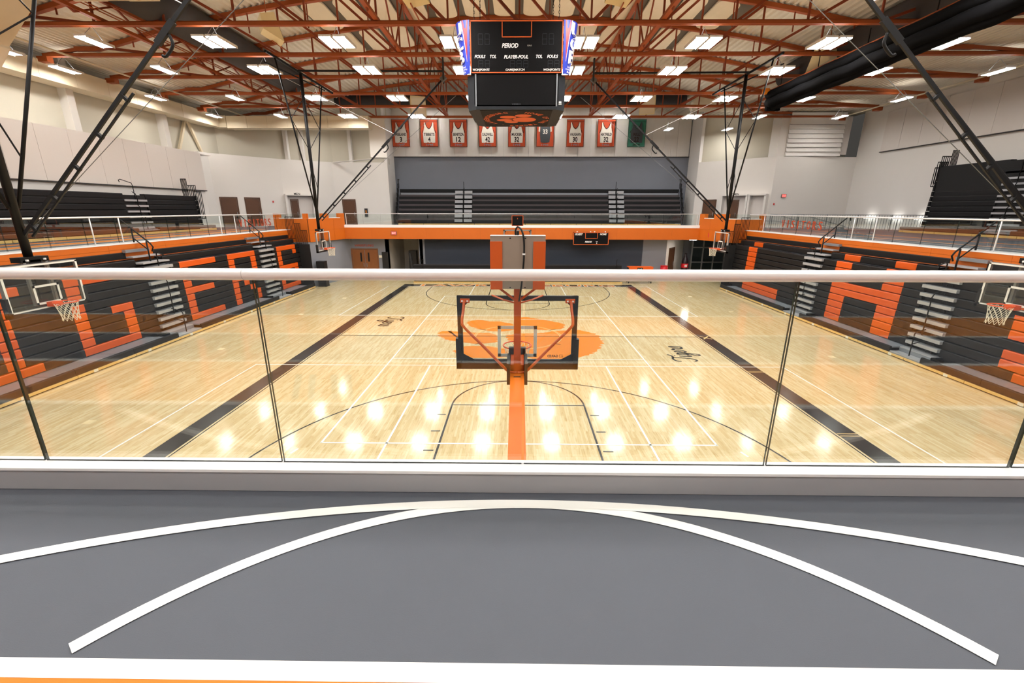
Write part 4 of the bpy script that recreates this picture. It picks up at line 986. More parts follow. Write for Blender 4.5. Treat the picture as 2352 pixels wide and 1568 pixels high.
# ================================================================== MAIN BASKETBALL GOALS
def net(mb, c, n=12, r0=.225, r1=.14, h=.42, rad=.006, sw=0.0):
    cx, cyy, cz = c; rows = 5
    for k in range(n):
        for sgn in (1, -1):
            pts = []
            for j in range(rows + 1):
                t = j / rows; rr = r0 + (r1 - r0) * t ** .7 + (.02 if j == rows else 0)
                a = 2 * PI * (k + sgn * .5 * j) / n
                pts.append((cx + rr * math.cos(a), cyy + rr * math.sin(a) + sw * t, cz - h * t))
            mb.tube(pts, rad, 4, caps=False)
    return mb
def main_goal(sgn, yb, label):
    x0 = -.035
    g = thing('basketball_goal', label, 'basketball goal', (x0, sgn * (yb + 2.6), 0))
    P = lambda u, v, z: (x0 + u * (1 if sgn < 0 else -1), sgn * (yb + v), z)
    def bx(name, u0, u1, v0, v1, z0, z1, m, par=g):
        a, b = P(u0, v0, z0), P(u1, v1, z1); return MB().box(a[0], b[0], a[1], b[1], z0, z1).build(name, m, par)
    zb, zt_ = 2.88, 3.95
    bd = bx('backboard', -.9, .9, -.006, .006, zb, zt_, 'glass_board')
    fm = 'pad_black' if sgn < 0 else 'alu_frame'
    bx('board_frame', -.915, .915, .0, .05, zt_ - .075, zt_, fm, bd); bx('board_frame', -.915, .915, .0, .05, zb, zb + .06, fm, bd)
    for s in (-1, 1):
        bx('board_frame', s * .915, s * .84, .0, .05, zb, zt_, fm, bd)
        bx('corner_gusset', s * .915, s * .72, .05, .058, zt_ - .09, zt_, 'board_dark', bd)
        MB().prism([(s * .915, zt_), (s * .72, zt_), (s * .72, zt_ - .075), (s * .84, zt_ - .19), (s * .915, zt_ - .19)], lambda u, z, d: P(u, .05 + d, z), 0, .01).build('corner_gusset', 'board_dark', bd, fix=True)
        MB().prism([(s * .86, zb + .17), (s * .66, zb + .06), (s * .66, zb), (s * .86, zb)], lambda u, z, d: P(u, .05 + d, z), 0, .012).build('corner_gusset', 'board_dark', bd, fix=True)
        bx('edge_pad', s * .95, s * .87, -.03, .075, zb - .07, zb + .40, 'pad_black', bd)
    bx('edge_pad', -.95, .95, -.03, .075, zb - .09, zb + .015, 'pad_black', bd)
    for a in ((-.305, .305, 3.42, 3.47), (-.305, .305, 2.97, 3.02), (-.305, -.255, 2.97, 3.47), (.255, .305, 2.97, 3.47)): bx('target_square', a[0], a[1], -.012, -.007, a[2], a[3], 'line_white', bd)
    mb = MB(); text(mb, 'GARED', lambda u, v: P(.56 - u, -.009, 2.965 + v), .04, .17, bold=.03); mb.build('maker_lettering', 'black_print', bd)
    mb = MB()
    for a in ((.66, .72, 3.0, 3.005), (.66, .665, 2.965, 3.005), (.66, .72, 2.965, 2.97), (.69, .72, 2.98, 2.985), (.715, .72, 2.965, 2.985)):
        q, r_ = P(a[0], -.009, a[2]), P(a[1], -.008, a[3]); mb.box(q[0], r_[0], q[1], r_[1], a[2], a[3])
    mb.build('maker_mark', 'black_print', bd)
    rc = P(0, -.37, 3.05)
    rim = MB().tube([(rc[0] + .229 * math.cos(a), rc[1] + .229 * math.sin(a), 3.05) for a in [2 * PI * k / 32 for k in range(32)]], .012, 8, closed=True).build('rim', 'rim_orange', g, smooth=True)
    bx('rim_plate', -.12, .12, -.16, -.005, 2.96, 3.05, 'rim_orange', rim)
    net(MB(), rc, rad=.0045).build('net', 'net_white', rim)
    # support tubes
    for s in (-1, 1):
        MB().tube(catmull([P(s * .80, .09, 3.88), P(s * .81, .16, 3.74), P(s * .82, .26, 3.60), P(s * .78, .30, 3.52), P(s * .5, .36, 3.25), P(s * .2, .42, 2.95), P(s * .10, .45, 2.88), P(0, .46, 2.88)], 5), .021, 10).build('support_tube', 'goal_orange', g, smooth=True)
        bx('tube_clamp', s * .86, s * .72, .06, .1, 3.85, 3.91, 'goal_orange')
        for du in (-.04, .04): bx('bolt', s * .79 + du - .012, s * .79 + du + .012, .1, .115, 3.87, 3.89, 'alu_white')
        bx('head_pad', s * .15, s * .105, .1, .6, 2.74, 3.06, 'pad_black')
    # boom
    def tb(name, v0, z0, v1, z1, w_, h_, m): MB().bar(P(0, v0, z0), P(0, v1, z1), w_, h_).build(name, m, g)
    tb('boom', .3, 2.80, 2.5, 2.38, .205, .2, 'boom_orange')
    bx('head_plate', -.13, .13, .03, .12, 2.75, 3.15, 'pad_black'); tb('head_bracket', .1, 2.98, .42, 2.92, .2, .14, 'goal_orange')
    bx('grip_strip', -.05, .05, .56, .58, 2.845, 2.86, 'black_print')
    for s in (-1, 1): bx('hinge_cheek', s * .125, s * .105, 2.3, 2.62, 2.2, 2.5, 'goal_orange'); bx('hinge_bolt', s * .145, s * .12, 2.42, 2.48, 2.32, 2.38, 'steel_grey')
    # mast, base
    for s in (-1, 1): MB().bar(P(s * .1, 2.5, 2.3), P(s * .28, 2.3, .35), .09, .12).build('mast', 'goal_orange', g)
    bx('base_box', -.5, .5, 1.3, 2.6, .06, .42, 'pad_black')
    for s in (-1, 1):
        for v in (1.45, 2.45): MB().tube([P(s * .45, v, .06), P(s * .52, v, .06)], .06, 12).build('wheel', 'black_steel', g)
    # post and shot clock
    tb('clock_post', .42, 2.9, .55, 4.2, .1, .08, 'goal_orange')
    ck = bx('shot_clock', -.365, .365, .5, .66, 4.16, 4.86, 'box_grey') if sgn < 0 else None
    if sgn < 0:
        for s in (-1, 1):
            bx('side_panel', s * .367, s * .205, .66, .675, 4.155, 4.79, 'goal_orange', ck)
            MB().bar(P(s * .25, .6, 4.16), P(0, .5, 3.95), .03).build('post_brace', 'goal_orange', g)
            MB().tube([P(0, .47, 3.92), P(s * .2, .4, 3.96), P(s * .38, .1, 3.97)], .012, 6).build('tie_rod', 'goal_orange', g)
            for z in (4.18, 4.83): bx('screw_hole', s * .1 - .01, s * .1 + .01, .66, .663, z - .008, z + .008, 'dark_gap', ck)
        bx('top_edge', -.365, .365, .5, .665, 4.86, 4.866, 'alu_white', ck)
        MB().tube(catmull([P(-.03, .56, 4.86), P(-.03, .55, 4.93), P(0, .57, 4.97), P(.05, .66, 4.93), P(.08, .69, 4.80), P(.08, .70, 4.55), P(.05, .70, 4.2), P(.02, .6, 3.98)], 6), .012, 8).build('cable', 'black_steel', ck, smooth=True)
        MB().tube([P(0, .57, 4.86), P(0, .57, 4.92)], .018, 8).build('cable_gland', 'black_steel', ck)
        bx('cable_clip', .06, .1, .695, .715, 4.62, 4.64, 'alu_white', ck)
    else:
        ck = bx('shot_clock', -.37, .37, .45, .6, 4.18, 4.83, 'lcd_black')
        for a in ((-.38, .38, 4.17, 4.2), (-.38, .38, 4.81, 4.84), (-.38, -.345, 4.17, 4.84), (.345, .38, 4.17, 4.84)): bx('clock_border', a[0], a[1], .43, .45, a[2], a[3], 'score_orange', ck)
        bx('clock_digit', -.02, .02, .44, .45, 4.6, 4.68, 'score_orange', ck)
    return g
main_goal(-1, 11.68, 'near orange portable basketball goal seen from behind'); main_goal(1, 11.58, 'far basketball goal with black shot clock at the opposite end')

# ================================================================== CEILING-HUNG SIDE GOALS
def side_goal(sx, yc, xb, label):
    g = thing('hanging_goal', label, 'basketball goal', (sx * (xb + .2), yc, 12))
    X = lambda d: sx * (xb + d)      # d: behind the board
    def bx(name, d0, d1, y0, y1, z0, z1, m, par=g): return MB().box(X(d0), X(d1), yc + y0, yc + y1, z0, z1).build(name, m, par)
    bd = bx('backboard', -.006, .006, -.88, .88, 2.93, 3.94, 'glass_board')
    for a in ((-.915, .915, 2.9, 2.95), (-.915, .915, 3.92, 3.97), (-.915, -.865, 2.9, 3.97), (.865, .915, 2.9, 3.97)):
        bx('board_frame', .0, .06, a[0], a[1], a[2], a[3], 'alu_frame', bd); bx('border_line', -.012, -.007, a[0] * .985, a[1] * .985, a[2] + (.012 if a[3] < 3 else 0), a[3] - (.012 if a[2] > 3 else 0), 'line_white', bd)
    for a in ((-.305, .305, 3.42, 3.47), (-.305, .305, 3.02, 3.07), (-.305, -.255, 3.02, 3.47), (.255, .305, 3.02, 3.47)): bx('target_square', -.012, -.007, a[0], a[1], a[2], a[3], 'line_white', bd)
    for s in (-1, 1): bx('edge_pad', -.03, .08, s * .96, s * .89, 2.84, 3.28, 'pad_black', bd)
    bx('edge_pad', -.03, .08, -.96, .96, 2.83, 2.92, 'pad_black', bd)
    rc = (X(-.38), yc, 3.05)
    rim = MB().tube([(rc[0] + .229 * math.cos(a), rc[1] + .229 * math.sin(a), 3.05) for a in [2 * PI * k / 32 for k in range(32)]], .014, 8, closed=True).build('rim', 'rim_orange', g, smooth=True)
    bx('rim_plate', -.2, -.005, -.1, .1, 2.95, 3.06, 'rim_orange', rim)
    net(MB(), rc, h=.45, r1=.15, rad=.0055, sw=.03).build('net', 'net_white', rim)
    MB().tube([(X(.2), yc, 4.0), (X(.2), yc, 12.1)], .085, 14).build('mast', 'black_steel', g, smooth=True)
    bx('mast_foot', .06, .3, -.32, .32, 4.0, 4.12, 'black_steel'); bx('drop_frame', .06, .12, -.28, -.22, 3.0, 4.05, 'alu_frame'); bx('drop_frame', .06, .12, .22, .28, 3.0, 4.05, 'alu_frame')
    bx('drop_plate', .06, .1, -.12, .12, 3.0, 4.05, 'black_steel')
    for k in (-.2, .2): bx('bolt', .02, .06, k - .02, k + .02, 4.03, 4.07, 'alu_white')
    for s in (-1, 1):
        MB().tube([(X(.2), yc + s * .1, 5.2), (X(.2), yc + s * 2.6, 12.05)], .04, 8).build('side_strut', 'black_steel', g, smooth=True)
        for z0, z1 in ((6.3, 7.6), (9.6, 8.3), (9.6, 10.9)):
            yz = lambda z: yc + s * (.1 + 2.5 * (z - 5.2) / 6.85)
            MB().tube([(X(.2), yc, z1), (X(.2), yz(z0), z0)], .018, 6).build('tie', 'black_steel', g)
    MB().tube([(X(.2), yc - 3.4, 12.08), (X(.2), yc + 4.2, 12.08)], .06, 10).build('top_beam', 'black_steel', g)
    MB().tube([(X(.5), yc - 3.0, 11.75), (X(.2), yc + 3.0, 11.95)], .035, 8).build('top_pipe', 'black_steel', g)
    # folding brace towards mid-court
    a = Vector((X(.14), yc, 4.62)); b = Vector((sx * 3.95, yc, 11.85)); d = (b - a).normalized(); n = Vector((-d.z * sx * -1, 0, d.x * sx * -1)); n = Vector((d.z, 0, -d.x))
    if n.z > 0: n = -n
    MB().bar(a, b, .05, .075).build('brace', 'black_steel', g)
    L = (b - a).length
    MB().bar(a + n * .16 + d * .1, a + n * .16 + d * L * .42, .04, .04).build('brace_lower_tube', 'black_steel', g)
    for t in (.03, .12, .21, .30, .40): MB().bar(a + d * L * t, a + d * L * t + n * .17, .06, .09, up=(0, 1, 0)).build('brace_clamp', 'black_steel', g)
    MB().bar(a + d * L * .53, a + d * L * .585, .075, .13).build('brace_latch', 'black_steel', g)
    MB().tube(catmull([a + d * L * .56 + n * .08, a + d * L * .55 + n * .24, a + d * L * .525 + n * .26, a + d * L * .52 + n * .19], 4), .03, 8).build('latch_hook', 'black_steel', g, smooth=True)
    MB().tube([b + Vector((0, -.4, .2)), (X(.2), yc - .4, 12.08)], .05, 8).build('cross_beam', 'black_steel', g)
    MB().tube([b + Vector((-sx * .2, -1.5, .55)), b + Vector((sx * .05, .2, -.2))], .05, 8).build('pivot_arm', 'black_steel', g)
    MB().bar(b + d * -.2, b + d * .1, .2, .24).build('pivot_block', 'steel_grey', g)
    MB().tube([a + d * .3 + Vector((0, .1, 0)), b + Vector((-sx * .4, .1, -.6)) + n * .3], .008, 5).build('cable', 'steel_grey', g)
    MB().tube([a + d * L * .62 + Vector((0, 0, .05)), (X(1.5), yc + 1.0, 12.1)], .01, 5).build('stay_cable', 'alu_white', g)
    return g
side_goal(-1, -7.9, 11.3, 'hanging basketball goal near the left edge, in front of the left bleachers')
g_ = side_goal(1, -7.9, 11.75, 'hanging basketball goal near the right edge, in front of the right bleachers')
MB().tube([(11.9, -7.7, 4.9), (11.6, -.6, 12.05)], .045, 8).build('side_strut', 'black_steel', g_, smooth=True)
side_goal(-1, 8.0, 11.3, 'small hanging basketball goal at the far left')
side_goal(1, 8.4, 11.85, 'small hanging basketball goal at the far right')

# ================================================================== BLEACHERS
def runs(s0, s1, orange):
    out = []; c = s0
    for a, b in sorted(orange):
        a, b = max(a, s0), min(b, s1)
        if b - a < .05: continue
        if a - c > .03: out.append((c, a, 'b'))
        out.append((a, b, 'o')); c = b
    if s1 - c > .03: out.append((c, s1, 'b'))
    return out
def seat_mesh(mb, mp, s0, s1, d, z0, z1, depth=.26):
    """seat nosing with rounded top front edge; mp(s, d, z)"""
    pr = [(d, z0), (d, z1 - .035), (d + .012, z1 - .01), (d + .04, z1), (d + depth, z1), (d + depth, z0)]
    n = len(pr); i = len(mb.v)
    mb.v += [mp(s0, a, b) for a, b in pr] + [mp(s1, a, b) for a, b in pr]
    mb.f += [tuple(i + k for k in range(n)), tuple(i + n + k for k in range(n))[::-1]] + [(i + k, i + n + k, i + n + (k + 1) % n, i + (k + 1) % n) for k in range(n)]
    return mb
def mpbox(mp, s0, s1, d0, d1, z0, z1):
    a, b = mp(s0, d0, z0), mp(s1, d1, z1); return MB().box(a[0], b[0], a[1], b[1], z0, z1)

# orange letter cells: row -> list of (y0, y1)
LET_L = {r: [] for r in range(11)}
for r in range(9):
    LET_L[r].append((-6.44, -5.95)); LET_L[r].append((-8.75, -8.27))                      # I, T stems
    LET_L[r].append((-4.12, -3.65)); LET_L[r].append((1.07, 1.55)); LET_L[r].append((4.41, 4.9))   # G, E, R stems
for r in (0, 8): LET_L[r] += [(-6.92, -5.47)]
LET_L[8] += [(-9.7, -7.3)]
LET_L[8] += [(-4.12, -1.77), (1.07, 3.47), (4.41, 6.85), (9.2, 11.58)]
LET_L[0] += [(-4.12, -1.77), (1.07, 3.45), (6.32, 6.8), (9.2, 11.58)]
LET_L[4] += [(-2.7, -1.77), (1.07, 3.0), (4.41, 6.36), (9.2, 11.58)]
for r in (1, 2, 3): LET_L[r] += [(-2.24, -1.77)]
for r in (5, 6, 7): LET_L[r] += [(6.36, 6.86), (9.2, 9.7)]
LET_L[3] += [(5.39, 5.86), (11.1, 11.6)]; LET_L[2] += [(5.86, 6.32), (11.1, 11.6)]; LET_L[1] += [(6.32, 6.8), (9.2, 9.66), (11.1, 11.6)]; LET_L[7] += [(11.13, 11.6)]
LET_R = {r: [] for r in range(11)}
for r in range(10): LET_R[r] += [(9.42, 10.45), (1.42, 2.4), (-1.41, -.45)]
for r in (0, 1): LET_R[r] += [(6.5, 10.45)]
for r in (4, 5): LET_R[r] += [(-1.41, 2.4), (-9.2, -5.45)]
for r in (6, 7): LET_R[r] += [(-6.45, -5.42)]
for r in (1, 2): LET_R[r] += [(-6.4, -5.46), (-9.2, -8.2)]
LET_R[3] += [(-9.2, -8.2)]; LET_R[0] += [(-8.7, -5.93)]; LET_R[8] += [(-8.7, -5.93)]; LET_R[9] += [(-8.7, -5.93)]
def merge(l):
    l = sorted(l); o = []
    for a, b in l:
        if o and a <= o[-1][1] + .02: o[-1] = (o[-1][0], max(b, o[-1][1]))
        else: o.append((a, b))
    return o
def lower_bank(side, front, D0, sections, aisles, lets, label):
    mp = lambda s, d, z: (side * (front + d), s, z)
    t = thing('bleacher_bank', label, 'bleachers', mp(0, 0, 0))
    ye = max(b for a, b in sections)
    rows = [(r, D0 + .012 * r, .34 + .295 * r) for r in range(9)] + [(9, D0 + .4, .34 + .295 * 9), (10, D0 + .72, .34 + .295 * 10)]
    for (s0, s1) in sections:
        # front row
        n = max(1, round((s1 - s0) / 2.3))
        for k in range(n):
            a, b = s0 + (s1 - s0) * k / n + .008, s0 + (s1 - s0) * (k + 1) / n - .008
            seat_mesh(MB(), mp, a, b, 0, .125, .335, .07).build('front_seat', 'seat_black', t, fix=True)
        for k in range(n):
            a, b = s0 + (s1 - s0) * (k - .3) / n, s0 + (s1 - s0) * (k + .7) / n - .02
            mpbox(mp, max(a, s0), b, .075, D0 + .1, .29, .338).build('tread', 'tread_grey', t)
        for r, d, z in rows:
            for a, b, c in runs(s0, s1, merge(lets[r])):
                seat_mesh(MB(), mp, a + .003, b - .003, d, z + .03, z + .29, .27 if r < 9 else .3).build('seat', 'seat_orange' if c == 'o' else 'seat_black', t, fix=True)
            if r >= 8: mpbox(mp, s0, s1, d + .05, d + (.42 if r < 10 else .12), z + .25, z + .29).build('tread', 'tread_grey', t)
    smin = min(a for a, b in sections)
    mpbox(mp, smin, ye, D0 + .2, D0 + .42, .2, 2.9).build('understructure', 'dark_gap', t)
    mpbox(mp, smin, ye, D0 + .5, D0 + .78, .2, 3.2).build('understructure', 'dark_gap', t)
    k = 0; s = smin
    while s < ye - .3:
        e = min(s + 2.25, ye); mpbox(mp, s + .012, e - .012, -.02, .02, .034, .116).build('kick_board', 'kick_wood', t)
        mpbox(mp, s + .55, s + .7, -.023, -.019, .02, .11).build('kick_plate', 'white_sign', t); s = e
    mpbox(mp, smin, ye, .03, D0 + .2, .0, .12).build('base_frame', 'dark_gap', t)
    for (a, b) in aisles:
        for r in range(9):
            z = .34 + .295 * r; d = D0 + .012 * r
            mpbox(mp, a, b, d - .1, d + .14, z + .15, z + .262).build('aisle_step', 'step_grey', t)
            c = (a + b) / 2 - .28
            MB().tube([mp(c + .11 * math.cos(x), d - .02, z + .03 + .12 * math.sin(x)) for x in [PI * j / 8 for j in range(9)]], .018, 6).build('hand_loop', 'black_steel', t, smooth=True)
        mpbox(mp, a, b, D0 + .3, D0 + .62, 2.93, 2.98).build('aisle_step', 'step_grey', t)
        mpbox(mp, a, b, D0 + .1, D0 + .5, 3.1, 3.16).build('aisle_step', 'step_grey', t)
        mpbox(mp, a, b, D0 + .45, D0 + .8, 3.34, 3.4).build('aisle_step', 'step_grey', t)
        mpbox(mp, a - .1, b - .3, D0 + .6, D0 + .85, 3.55, 3.66).build('aisle_step', 'tread_grey', t)
        for j in range(3): mpbox(mp, a, b, .02 + .11 * j, .12 + .11 * j, .15, .175).build('bottom_step', 'step_grey', t)
        for j in range(4): mpbox(mp, a, b, .36 + .1 * j, .45 + .1 * j, .31, .335).build('bottom_step', 'step_grey', t)
        mpbox(mp, a, b, .0, .03, .115, .15).build('bottom_step', 'tread_grey', t); mpbox(mp, a, b, .34, .36, .18, .31).build('bottom_step', 'tread_grey', t)
        c = (a + b) / 2
        MB().tube([mp(c, .18, .17), mp(c, .18, .98), mp(c, .22, 1.06), mp(c, .34, 1.1), mp(c, .62, 1.18)], .02, 8).build('handrail', 'black_steel', t, smooth=True)
        MB().tube([mp(c, .18, .62), mp(c, .6, .74)], .016, 6).build('handrail', 'black_steel', t)
        MB().tube([mp(c, D0 - .16, .95), mp(c, D0 - .16, 2.3), mp(c, D0 - .1, 2.45), mp(c, D0 + .1, 2.5)], .02, 8).build('handrail', 'black_steel', t, smooth=True)
        MB().tube([mp(c, D0 + .05, 2.7), mp(c, D0 + .05, 3.45), mp(c, D0 + .0, 3.5), mp(c, D0 - .25, 3.4)], .02, 8).build('handrail', 'black_steel', t, smooth=True)
        # tall rail where the aisle meets the balcony
        MB().tube([mp(c, D0 + .35, 3.0), mp(c, D0 + .35, 3.95)], .028, 8).build('rail_post', 'black_steel', t, smooth=True)
        MB().tube([mp(c, D0 + .85, 3.35), mp(c, D0 + .85, 4.42)], .028, 8).build('rail_post', 'black_steel', t, smooth=True)
        MB().tube([mp(c, D0 + .2, 3.55), mp(c, D0 + .12, 3.72), mp(c, D0 + .2, 3.86), mp(c, D0 + 1.3, 4.88), mp(c, D0 + 1.42, 4.9), mp(c, D0 + 1.45, 4.72)], .028, 8).build('hand_rail', 'black_steel', t, smooth=True)
        MB().tube([mp(c, D0 + .35, 3.62), mp(c, D0 + .85, 4.08)], .022, 8).build('mid_rail', 'black_steel', t, smooth=True)
    # stepped end guard of pickets
    for j, (d0, d1, zt_, zb) in enumerate(((.95, 1.5, 4.72, 3.3), (.55, .95, 4.3, 2.95), (.15, .55, 3.85, 2.7))):
        d0 += D0 - .7; d1 += D0 - .7
        mb = MB()
        for k in range(7):
            d = d0 + (d1 - d0) * k / 6; p = mp(ye + .06, d, zb); mb.bar(p, (p[0], p[1], zt_), .022)
        for z in (zb + .03, zt_): mb.bar(mp(ye + .06, d0, z), mp(ye + .06, d1, z), .035)
        mb.build('end_guard', 'black_steel', t)
    mpbox(mp, ye, ye + .05, .05, D0 + .35, .05, 2.95).build('end_panel', 'dark_gap', t)
    for r in range(9): mpbox(mp, ye + .05, ye + .09, D0 - .05, D0 + .3, .40 + .295 * r, .46 + .295 * r).build('end_arm', 'tread_grey' if side > 0 else 'black_steel', t)
    return t
lower_bank(-1, 14.0, .7, [(-12, -.8), (.58, 7.3), (8.75, 12.1)], [(-.8, .58), (7.3, 8.75)], LET_L, 'left lower bleachers, folded, with orange block letters on black')
lower_bank(1, 13.9, .6, [(-12, -3.6), (-2.3, 3.3), (4.65, 12.2)], [(-3.6, -2.3), (3.3, 4.65)], LET_R, 'right lower bleachers, folded, with orange block letters on black')

def upper_bank(side, front, ys, rows, pitch, z0, aisles, label, bench=None, back=.02, ends=()):
    mp = lambda s, d, z: (side * (front + d), s, z)
    t = thing('bleacher_bank', label, 'bleachers', mp(0, 0, z0))
    secs = []; c = ys[0]
    for a, b in sorted(aisles): secs.append((c, a)); c = b
    secs.append((c, ys[1]))
    for s0, s1 in secs:
        for r in range(rows):
            z = z0 + .14 + pitch * r; d = .35 + back * r
            seat_mesh(MB(), mp, s0, s1, d, z + .03, z + pitch - .012, .3).build('seat', 'seat_night', t, fix=True)
        b0, b1 = (s0, s1)
        seat_mesh(MB(), mp, b0, b1 + (bench or 0) * (1 if b1 == ys[1] else 0), 0, z0 + .16, z0 + .36, .3).build('front_seat', 'door_brown' if True else 'seat_black', t, fix=True)
    for a, b in aisles:
        for r in range(rows - 1):
            z = z0 + .14 + pitch * r; d = .35 + back * r
            mpbox(mp, a, b, d - .05, d + .2, z + pitch * .55, z + pitch * .9).build('aisle_step', 'step_grey', t)
        for j in range(3): mpbox(mp, a, b, .02 + .12 * j, .13 + .12 * j, z0 + .2 + .05 * j, z0 + .23 + .05 * j).build('bottom_step', 'step_grey', t)
        c = (a + b) / 2
        zz = z0 + .3
        MB().tube([mp(c, .1, zz), mp(c, .1, zz + .7), mp(c, .2, zz + .8), mp(c, .45, zz + .85)], .022, 8).build('handrail', 'black_steel', t, smooth=True)
        zt_ = z0 + pitch * rows
        for q in range(int(rows / 2)):
            z1 = z0 + .9 + q * pitch * 2
            MB().tube([mp(c + .05, .3 + back * q * 2, z1 - .5), mp(c + .05, .3 + back * q * 2, z1), mp(c - .15, .28, z1 + .12), mp(c - .35, .26, z1 + .2)], .02, 6).build('handrail', 'black_steel', t, smooth=True)
        MB().tube([mp(c, .3 + back * rows, zt_ - .4), mp(c, .3 + back * rows, zt_ + .55), mp(c - .1, .4, zt_ + .68), mp(c - .55, .6, zt_ + .85), mp(c - .65, .6, zt_ + .8), mp(c - .62, .6, zt_ + .7)], .02, 6).build('handrail', 'black_steel', t, smooth=True)
    mpbox(mp, ys[0], ys[1], .5, .62 + back * rows, z0, z0 + pitch * rows + .05).build('understructure', 'dark_gap', t)
    s = ys[0]
    while s < ys[1] + (bench or 0) - .2:
        e = min(s + 2.3, ys[1] + (bench or 0)); mpbox(mp, s + .015, e - .015, -.03, .02, z0 + .01, z0 + .13).build('kick_board', 'kick_wood', t); s = e
    for j, (s0, s1, za, zb) in enumerate(ends):
        mb = MB()
        for k in range(6): p = mp(ys[1] + .15, s0 + (s1 - s0) * k / 5, za); mb.bar(p, (p[0], p[1], zb), .03)
        for z in (za, zb): mb.bar(mp(ys[1] + .15, s0, z), mp(ys[1] + .15, s1, z), .045)
        mb.build('end_guard', 'black_steel', t)
    for r in range(rows): mpbox(mp, ys[1], ys[1] + .12, .3 + back * r, .6 + back * r, z0 + .14 + pitch * r + .02, z0 + .14 + pitch * (r + 1)).build('end_block', 'black_steel', t)
    return t
upper_bank(-1, 20.9, (-9, 12.3), 7, .295, ZM, [(-2.0, -.6), (6.7, 8.2)], 'black folded bleachers on the left balcony', bench=.9, ends=((.95, 1.3, 5.2, 7.1), (.4, .95, 5.0, 6.7), (.1, .6, 4.6, 6.3)))
upper_bank(1, 25.0, (-9, 10.7), 13, .292, ZM, [(5.2, 6.8), (-3, -1.6)], 'tall stack of black folded bleachers on the right balcony', bench=1.3, ends=((1.15, 1.5, 7.3, 8.65), (.6, 1.15, 7.2, 8.32), (.42, 1.0, 6.8, 8.0), (.32, .95, 6.6, 7.68)))

# far upper bank
t = thing('bleacher_bank', 'wide bank of black bleachers in the far alcove', 'bleachers', (2, 25, ZM))
FX = [(-11.3, -5.98), (-4.32, 8.55), (10.03, 15.3)]; FA = [(-5.98, -4.32), (8.55, 10.03)]
for r in range(7):
    z = ZM + .13 + .428 * r; y = 25.0 + .2 * r
    for a, b in (FX if r < 6 else [(-11.3, 15.3)]):
        mp = lambda s, d, zz: (s, y + d, zz)
        if r < 6:
            seat_mesh(MB(), mp, a, b, 0, z + .05, z + .30, .3).build('seat', 'seat_night', t, fix=True)
            MB().box(a, b, y + .14, y + .2, z + .3, z + .47).build('riser', 'riser_brown', t)
    if r == 6:
        seat_mesh(MB(), mp, -11.3, 15.3, .2, z + .28, z + .56, .3).build('seat', 'seat_night', t, fix=True); MB().box(-11.2, 15.2, y + .12, y + .22, z - .02, z + .22).build('riser', 'tread_grey', t)
    for a, b in FA:
        c = (a + b) / 2
        if r < 6 or True:
            for q0, q1 in ((a, c - .05), (c + .05, b)): MB().box(q0 + .02, q1 - .02, y - .08, y + .1, z + .12, z + .40).build('aisle_step', 'step_grey', t)
            MB().box(a, b, y - .1, y + .12, z + .40, z + .43).build('aisle_nosing', 'dark_gap', t)
            MB().tube([(c, y - .2, z), (c, y - .2, z + .55), (c + .1, y - .25, z + .62)], .025, 6).build('handrail', 'black_steel', t)
for a, b in FA: MB().tube([((a + b) / 2, 26.3, 6.4), ((a + b) / 2, 26.3, 7.75)], .025, 6).build('handrail', 'black_steel', t)
s = -11.3
while s < 15.2: MB().box(s + .02, min(s + 2.4, 15.3) - .02, 24.93, 24.98, ZM + .01, ZM + .12).build('kick_board', 'kick_wood', t); s += 2.4
MB().box(-11.3, 15.3, 26.5, 27.3, ZM, 6.9).build('understructure', 'dark_gap', t)
for r in range(6):
    z = ZM + .13 + .428 * r; y = 25.0 + .2 * r
    MB().box(-11.25, 15.25, y + .3, 27, z + .2, z + .24).build('deck', 'dark_gap', t)
for xs, x in ((-1, -11.45), (1, 15.45)):
    mb = MB()
    for r in range(8):
        z = ZM + .1 + .42 * r; y = 25.0 + .22 * r
        mb.bar((x, y, z), (x, y, z + 1.1), .05); mb.bar((x, y, z + 1.1), (x, y + .5, z + 1.1), .05); mb.bar((x, y + .25, z + .3), (x, y + .25, z + 1.1), .03)
    mb.build('end_guard', 'black_steel', t)

# far lower bank, folded behind the baseline
t = thing('bleacher_bank', 'low black folded bleachers behind the far baseline', 'bleachers', (0, 14.4, 0))
mp = lambda s, d, z: (s, 14.35 + d, z)
for r in range(4):
    for a, b in ([(-6.1, 6.6)] if r < 3 else [(-7.7, 7.6)]): seat_mesh(MB(), mp, a, b, .08 + .02 * r, .14 + .3 * r, .41 + .3 * r, .3).build('seat', 'seat_night', t, fix=True)
    for a, b in ((-7.7, -6.15), (6.65, 7.6)):
        if r < 3: MB().box(a, b, 14.40, 14.7, .2 + .3 * r, .36 + .3 * r).build('aisle_step', 'step_grey', t)
for k in range(7): MB().box(-7.7 + 2.2 * k + .015, -7.7 + 2.2 * (k + 1) - .015, 14.3, 14.34, .01, .12).build('kick_board', 'kick_wood', t)
MB().box(-7.7, 7.6, 14.6, 15.1, 0, 1.3).build('understructure', 'dark_gap', t)
for x in (-7.0, 7.2): MB().tube([(x, 14.4, .3), (x, 14.4, 1.7), (x + .1, 14.5, 1.75)], .02, 6).build('handrail', 'black_steel', t)
st = tag(MB().prism([(14.6, 0), (15.3, 0), (14.9, 2.0), (14.8, 2.0)], lambda u, v, d: (-8.1 + d - .12 * v, u + 1.4, v), 0, .12).build('ramp_board', 'pad_black', fix=True), 'dark board leaning beside the left passage', 'board')

